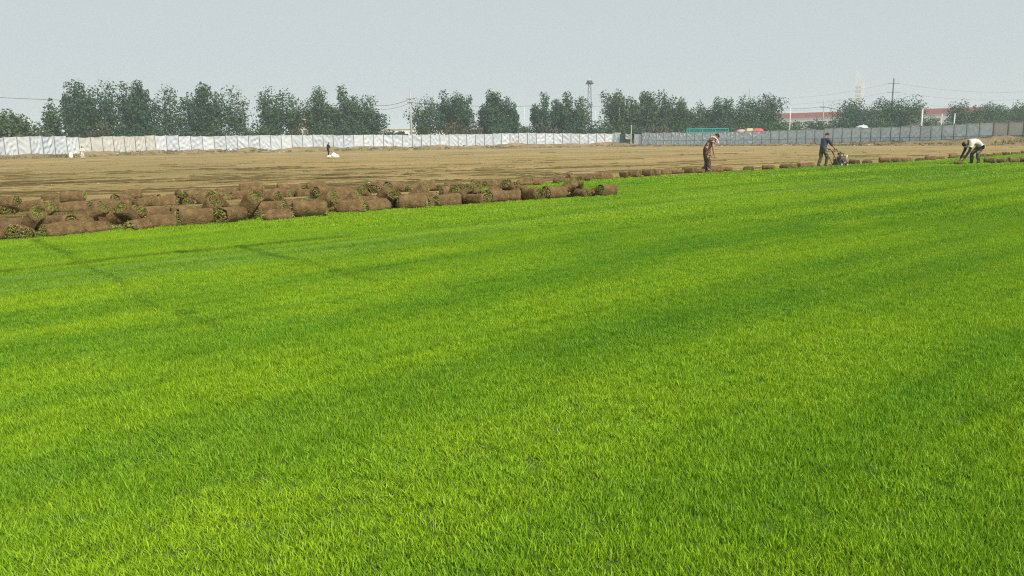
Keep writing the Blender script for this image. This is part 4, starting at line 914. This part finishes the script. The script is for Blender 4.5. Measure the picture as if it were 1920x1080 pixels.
# ------------------------------------------------------------------ grass
def tuft(name, n, rad, lo, hi, wd, seed):
    r = np.random.default_rng(seed); a = r.uniform(0, 6.283, n); q = rad*np.sqrt(r.uniform(0, 1, n))
    b = np.stack([q*np.cos(a), q*np.sin(a), np.full(n, -.006)], -1)
    L = r.uniform(lo, hi, n); az = r.uniform(0, 6.283, n); ln = np.abs(r.normal(.28, .22, n))
    d = np.stack([np.cos(az)*ln-.16, np.sin(az)*ln+.05, np.ones(n)], -1); d /= np.linalg.norm(d, axis=1)[:, None]
    bend = np.stack([np.cos(az), np.sin(az), np.full(n, -.35)], -1)*r.uniform(.08, .55, n)[:, None]
    fa = r.uniform(0, 6.283, n); w = np.stack([np.cos(fa), np.sin(fa), np.zeros(n)], -1)*(wd*r.uniform(.7, 1.25, n))[:, None]/2
    m1 = b+d*(L*.5)[:, None]+bend*(L*.15)[:, None]; tp = b+d*L[:, None]+bend*(L*.55)[:, None]
    vs = np.stack([b-w, b+w, m1-w*.85, m1+w*.85, tp], 1).reshape(-1, 3); o = np.arange(n)[:, None]*5
    fs = np.concatenate([o+np.array([[0, 1, 3]]), o+np.array([[0, 3, 2]]), o+np.array([[2, 3, 4]])])
    me = np_mesh(name, vs, fs); me.materials.append(M['grass']); ob = bpy.data.objects.new(name, me); return ob
def scatter(name, label, bands, tufts, seed):
    col = bpy.data.collections.new(name+'_blades')
    for tf in tufts: col.objects.link(tf)
    r = np.random.default_rng(seed); pts = []
    for (y0, y1, sp) in bands:
        ys = np.arange(y0, y1, sp); wmax = .70*y1+3
        xs = np.arange(-wmax, wmax, sp); gx, gy = np.meshgrid(xs, ys); gx = gx.ravel()+r.uniform(-.5, .5, gx.size)*sp*1.1; gy = gy.ravel()+r.uniform(-.5, .5, gy.size)*sp*1.1
        k = (np.abs(gx) < .70*gy+2.2) & in_lawn(gx, gy); gx, gy = gx[k], gy[k]
        for (ax, ay), (bx, by), wdt in SEAMS:                                          # open joints between laid strips
            L = math.hypot(bx-ax, by-ay); tx, ty = (bx-ax)/L, (by-ay)/L; s = (gx-ax)*tx+(gy-ay)*ty; dd = np.abs(-(gx-ax)*ty+(gy-ay)*tx+.03*np.sin(s*3)); kill = (s > 0) & (s < L) & (dd < wdt) & (vnoise(s*1.7, s*0, 77) > .22)
            gx, gy = gx[~kill], gy[~kill]
        pts.append(np.stack([gx, gy], -1))
    p = np.concatenate(pts); n = len(p); me = bpy.data.meshes.new(name)
    me.vertices.add(n); me.vertices.foreach_set('co', np.concatenate([p, np.full((n, 1), .034)], 1).astype(np.float32).ravel())
    c_, s_ = math.cos(LAY), math.sin(LAY); u = p[:, 0]*c_+p[:, 1]*s_; v = -p[:, 0]*s_+p[:, 1]*c_
    stripe = vnoise(u*.06, v*.9, 31); hgt = .80+.30*vnoise(p[:, 0]*.9, p[:, 1]*.9, 13)+.14*(stripe-.5)+.35*(vnoise(u*.35, v*4, 41)-.5)+.25*(vnoise(p[:, 0]*7, p[:, 1]*7, 43)-.5)
    rot = np.stack([r.normal(0, .10, n)+(stripe-.5)*.35*c_, r.normal(0, .10, n)-(stripe-.5)*.35*s_, r.normal(0, .9, n)], -1)
    sc = r.uniform(.92, 1.1, n); scl = np.stack([sc, sc, sc*hgt], -1)
    for nm, ar in (('rot', rot), ('scl', scl)):
        at_ = me.attributes.new(nm, 'FLOAT_VECTOR', 'POINT'); at_.data.foreach_set('vector', ar.astype(np.float32).ravel())
    pale = np.zeros(n)
    for pl, wdt, am in TRACKS:
        for (ax, ay), (bx, by) in zip(pl, pl[1:]):
            L = math.hypot(bx-ax, by-ay); tx, ty = (bx-ax)/L, (by-ay)/L; s = (p[:, 0]-ax)*tx+(p[:, 1]-ay)*ty; dd = np.abs(-(p[:, 0]-ax)*ty+(p[:, 1]-ay)*tx+.06*np.sin(s*1.3))
            pale = np.maximum(pale, np.where((s > -.05) & (s < L+.05), am*np.clip(1.4-dd/wdt, 0, 1)*(.35+.65*vnoise(s*1.1, dd*6, 61)), 0))
    at_ = me.attributes.new('pale', 'FLOAT', 'POINT'); at_.data.foreach_set('value', pale.astype(np.float32))
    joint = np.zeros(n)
    for (ax, ay), (bx, by), wdt in JOINT_SHADE:
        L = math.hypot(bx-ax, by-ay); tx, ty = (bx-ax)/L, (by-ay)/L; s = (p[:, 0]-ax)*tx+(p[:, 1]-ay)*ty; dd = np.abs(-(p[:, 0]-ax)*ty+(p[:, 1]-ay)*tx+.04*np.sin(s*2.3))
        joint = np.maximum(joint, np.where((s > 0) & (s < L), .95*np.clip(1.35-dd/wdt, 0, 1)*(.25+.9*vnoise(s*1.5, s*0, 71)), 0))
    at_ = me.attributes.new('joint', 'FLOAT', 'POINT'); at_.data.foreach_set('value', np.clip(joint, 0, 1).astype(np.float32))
    lush = np.zeros(n)
    for pl, wdt, am in LUSH:
        for (ax, ay), (bx, by) in zip(pl, pl[1:]):
            L = math.hypot(bx-ax, by-ay); tx, ty = (bx-ax)/L, (by-ay)/L; s = (p[:, 0]-ax)*tx+(p[:, 1]-ay)*ty
            dd = np.hypot(np.clip(s, 0, L)-s, -(p[:, 0]-ax)*ty+(p[:, 1]-ay)*tx)*(.7+.6*vnoise(p[:, 0]*1.1, p[:, 1]*1.1, 91))
            lush = np.maximum(lush, am*np.exp(-(dd/wdt)**2))
    at_ = me.attributes.new('lush', 'FLOAT', 'POINT'); at_.data.foreach_set('value', lush.astype(np.float32))
    at_ = me.attributes.new('pick', 'INT', 'POINT'); at_.data.foreach_set('value', r.integers(0, len(tufts), n).astype(np.int32))
    o = link(name, me); tag(o, label, 'grass', kind='stuff')
    ng = bpy.data.node_groups.new(name, 'GeometryNodeTree'); ng.interface.new_socket('Geometry', in_out='INPUT', socket_type='NodeSocketGeometry'); ng.interface.new_socket('Geometry', in_out='OUTPUT', socket_type='NodeSocketGeometry')
    N = ng.nodes; gi, go_ = N.new('NodeGroupInput'), N.new('NodeGroupOutput'); ci = N.new('GeometryNodeCollectionInfo'); ci.inputs[0].default_value = col; ci.inputs['Separate Children'].default_value = True; ci.inputs['Reset Children'].default_value = True
    ip = N.new('GeometryNodeInstanceOnPoints'); ip.inputs['Pick Instance'].default_value = True
    def attr(nm, ty):
        a = N.new('GeometryNodeInputNamedAttribute'); a.data_type = ty; a.inputs['Name'].default_value = nm; return a.outputs[0]
    l = ng.links; l.new(gi.outputs[0], ip.inputs['Points']); l.new(ci.outputs[0], ip.inputs['Instance']); l.new(attr('pick', 'INT'), ip.inputs['Instance Index']); l.new(attr('scl', 'FLOAT_VECTOR'), ip.inputs['Scale'])
    e2r = N.new('FunctionNodeEulerToRotation'); l.new(attr('rot', 'FLOAT_VECTOR'), e2r.inputs[0]); l.new(e2r.outputs[0], ip.inputs['Rotation']); l.new(ip.outputs[0], go_.inputs[0])
    md = o.modifiers.new('scatter', 'NODES'); md.node_group = ng
    return n
gxy = lambda a, b: tuple(ground(a, b))[:2]
SEAMS = [(gxy(150, 492), gxy(300, 592), .035)]
JOINT_SHADE = [(gxy(-60, 523), gxy(330, 481), .12), (gxy(330, 481), gxy(660, 449), .14), (gxy(70, 455), gxy(150, 497), .06), (gxy(150, 492), gxy(300, 592), .055), (gxy(330, 590), gxy(440, 625), .04), (gxy(450, 468), gxy(700, 534), .06)]  # lines where seam shadow is painted dark onto the tufts
LUSH = [([gxy(380, 665), gxy(700, 605), gxy(960, 545), gxy(1250, 480), gxy(1520, 432)], .42, .8), ([gxy(1450, 960), gxy(1650, 800), gxy(1920, 640)], .30, .7), ([gxy(-40, 690), gxy(180, 640), gxy(420, 590)], .35, .45), ([gxy(300, 930), gxy(560, 860), gxy(800, 770)], .22, .5), ([gxy(1050, 690), gxy(1300, 610), gxy(1500, 560)], .25, .4), ([gxy(-40, 500), gxy(400, 462), gxy(900, 425), gxy(1100, 400)], .35, .35)]
TRACKS = [([gxy(-60, 540), gxy(330, 497), gxy(640, 463), gxy(900, 430), gxy(1250, 388), gxy(1560, 352), gxy(1800, 330)], .16, .5), ([gxy(-60, 562), gxy(400, 503), gxy(760, 462), gxy(1000, 430)], .2, .3), ([gxy(900, 402), gxy(1400, 362), gxy(1900, 325)], .25, .4)]
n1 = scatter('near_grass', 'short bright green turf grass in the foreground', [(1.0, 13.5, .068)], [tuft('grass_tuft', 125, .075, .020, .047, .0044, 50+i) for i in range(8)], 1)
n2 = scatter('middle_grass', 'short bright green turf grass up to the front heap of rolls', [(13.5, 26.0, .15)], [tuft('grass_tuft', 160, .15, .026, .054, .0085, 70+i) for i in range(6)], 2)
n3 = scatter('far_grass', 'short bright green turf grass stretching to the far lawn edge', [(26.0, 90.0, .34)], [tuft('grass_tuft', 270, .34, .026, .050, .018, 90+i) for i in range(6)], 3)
print('tufts', n1, n2, n3)

# ------------------------------------------------------------------ haze
hb = MB().box((0, 1000, 33), (4600, 5200, 70)).build('haze', None); hb['kind'] = 'stuff'; tag(hb, 'pale haze in the air over the whole field', 'haze')
hm = bpy.data.materials.new('haze'); hm.use_nodes = True; hn = hm.node_tree.nodes; hn.remove(hn['Principled BSDF'])
pv = hn.new('ShaderNodeVolumePrincipled'); pv.inputs['Color'].default_value = (.80, .92, 1.0, 1); pv.inputs['Density'].default_value = .00055; pv.inputs['Anisotropy'].default_value = 0.0
hm.node_tree.links.new(pv.outputs[0], hn['Material Output'].inputs['Volume']); hb.data.materials.append(hm)
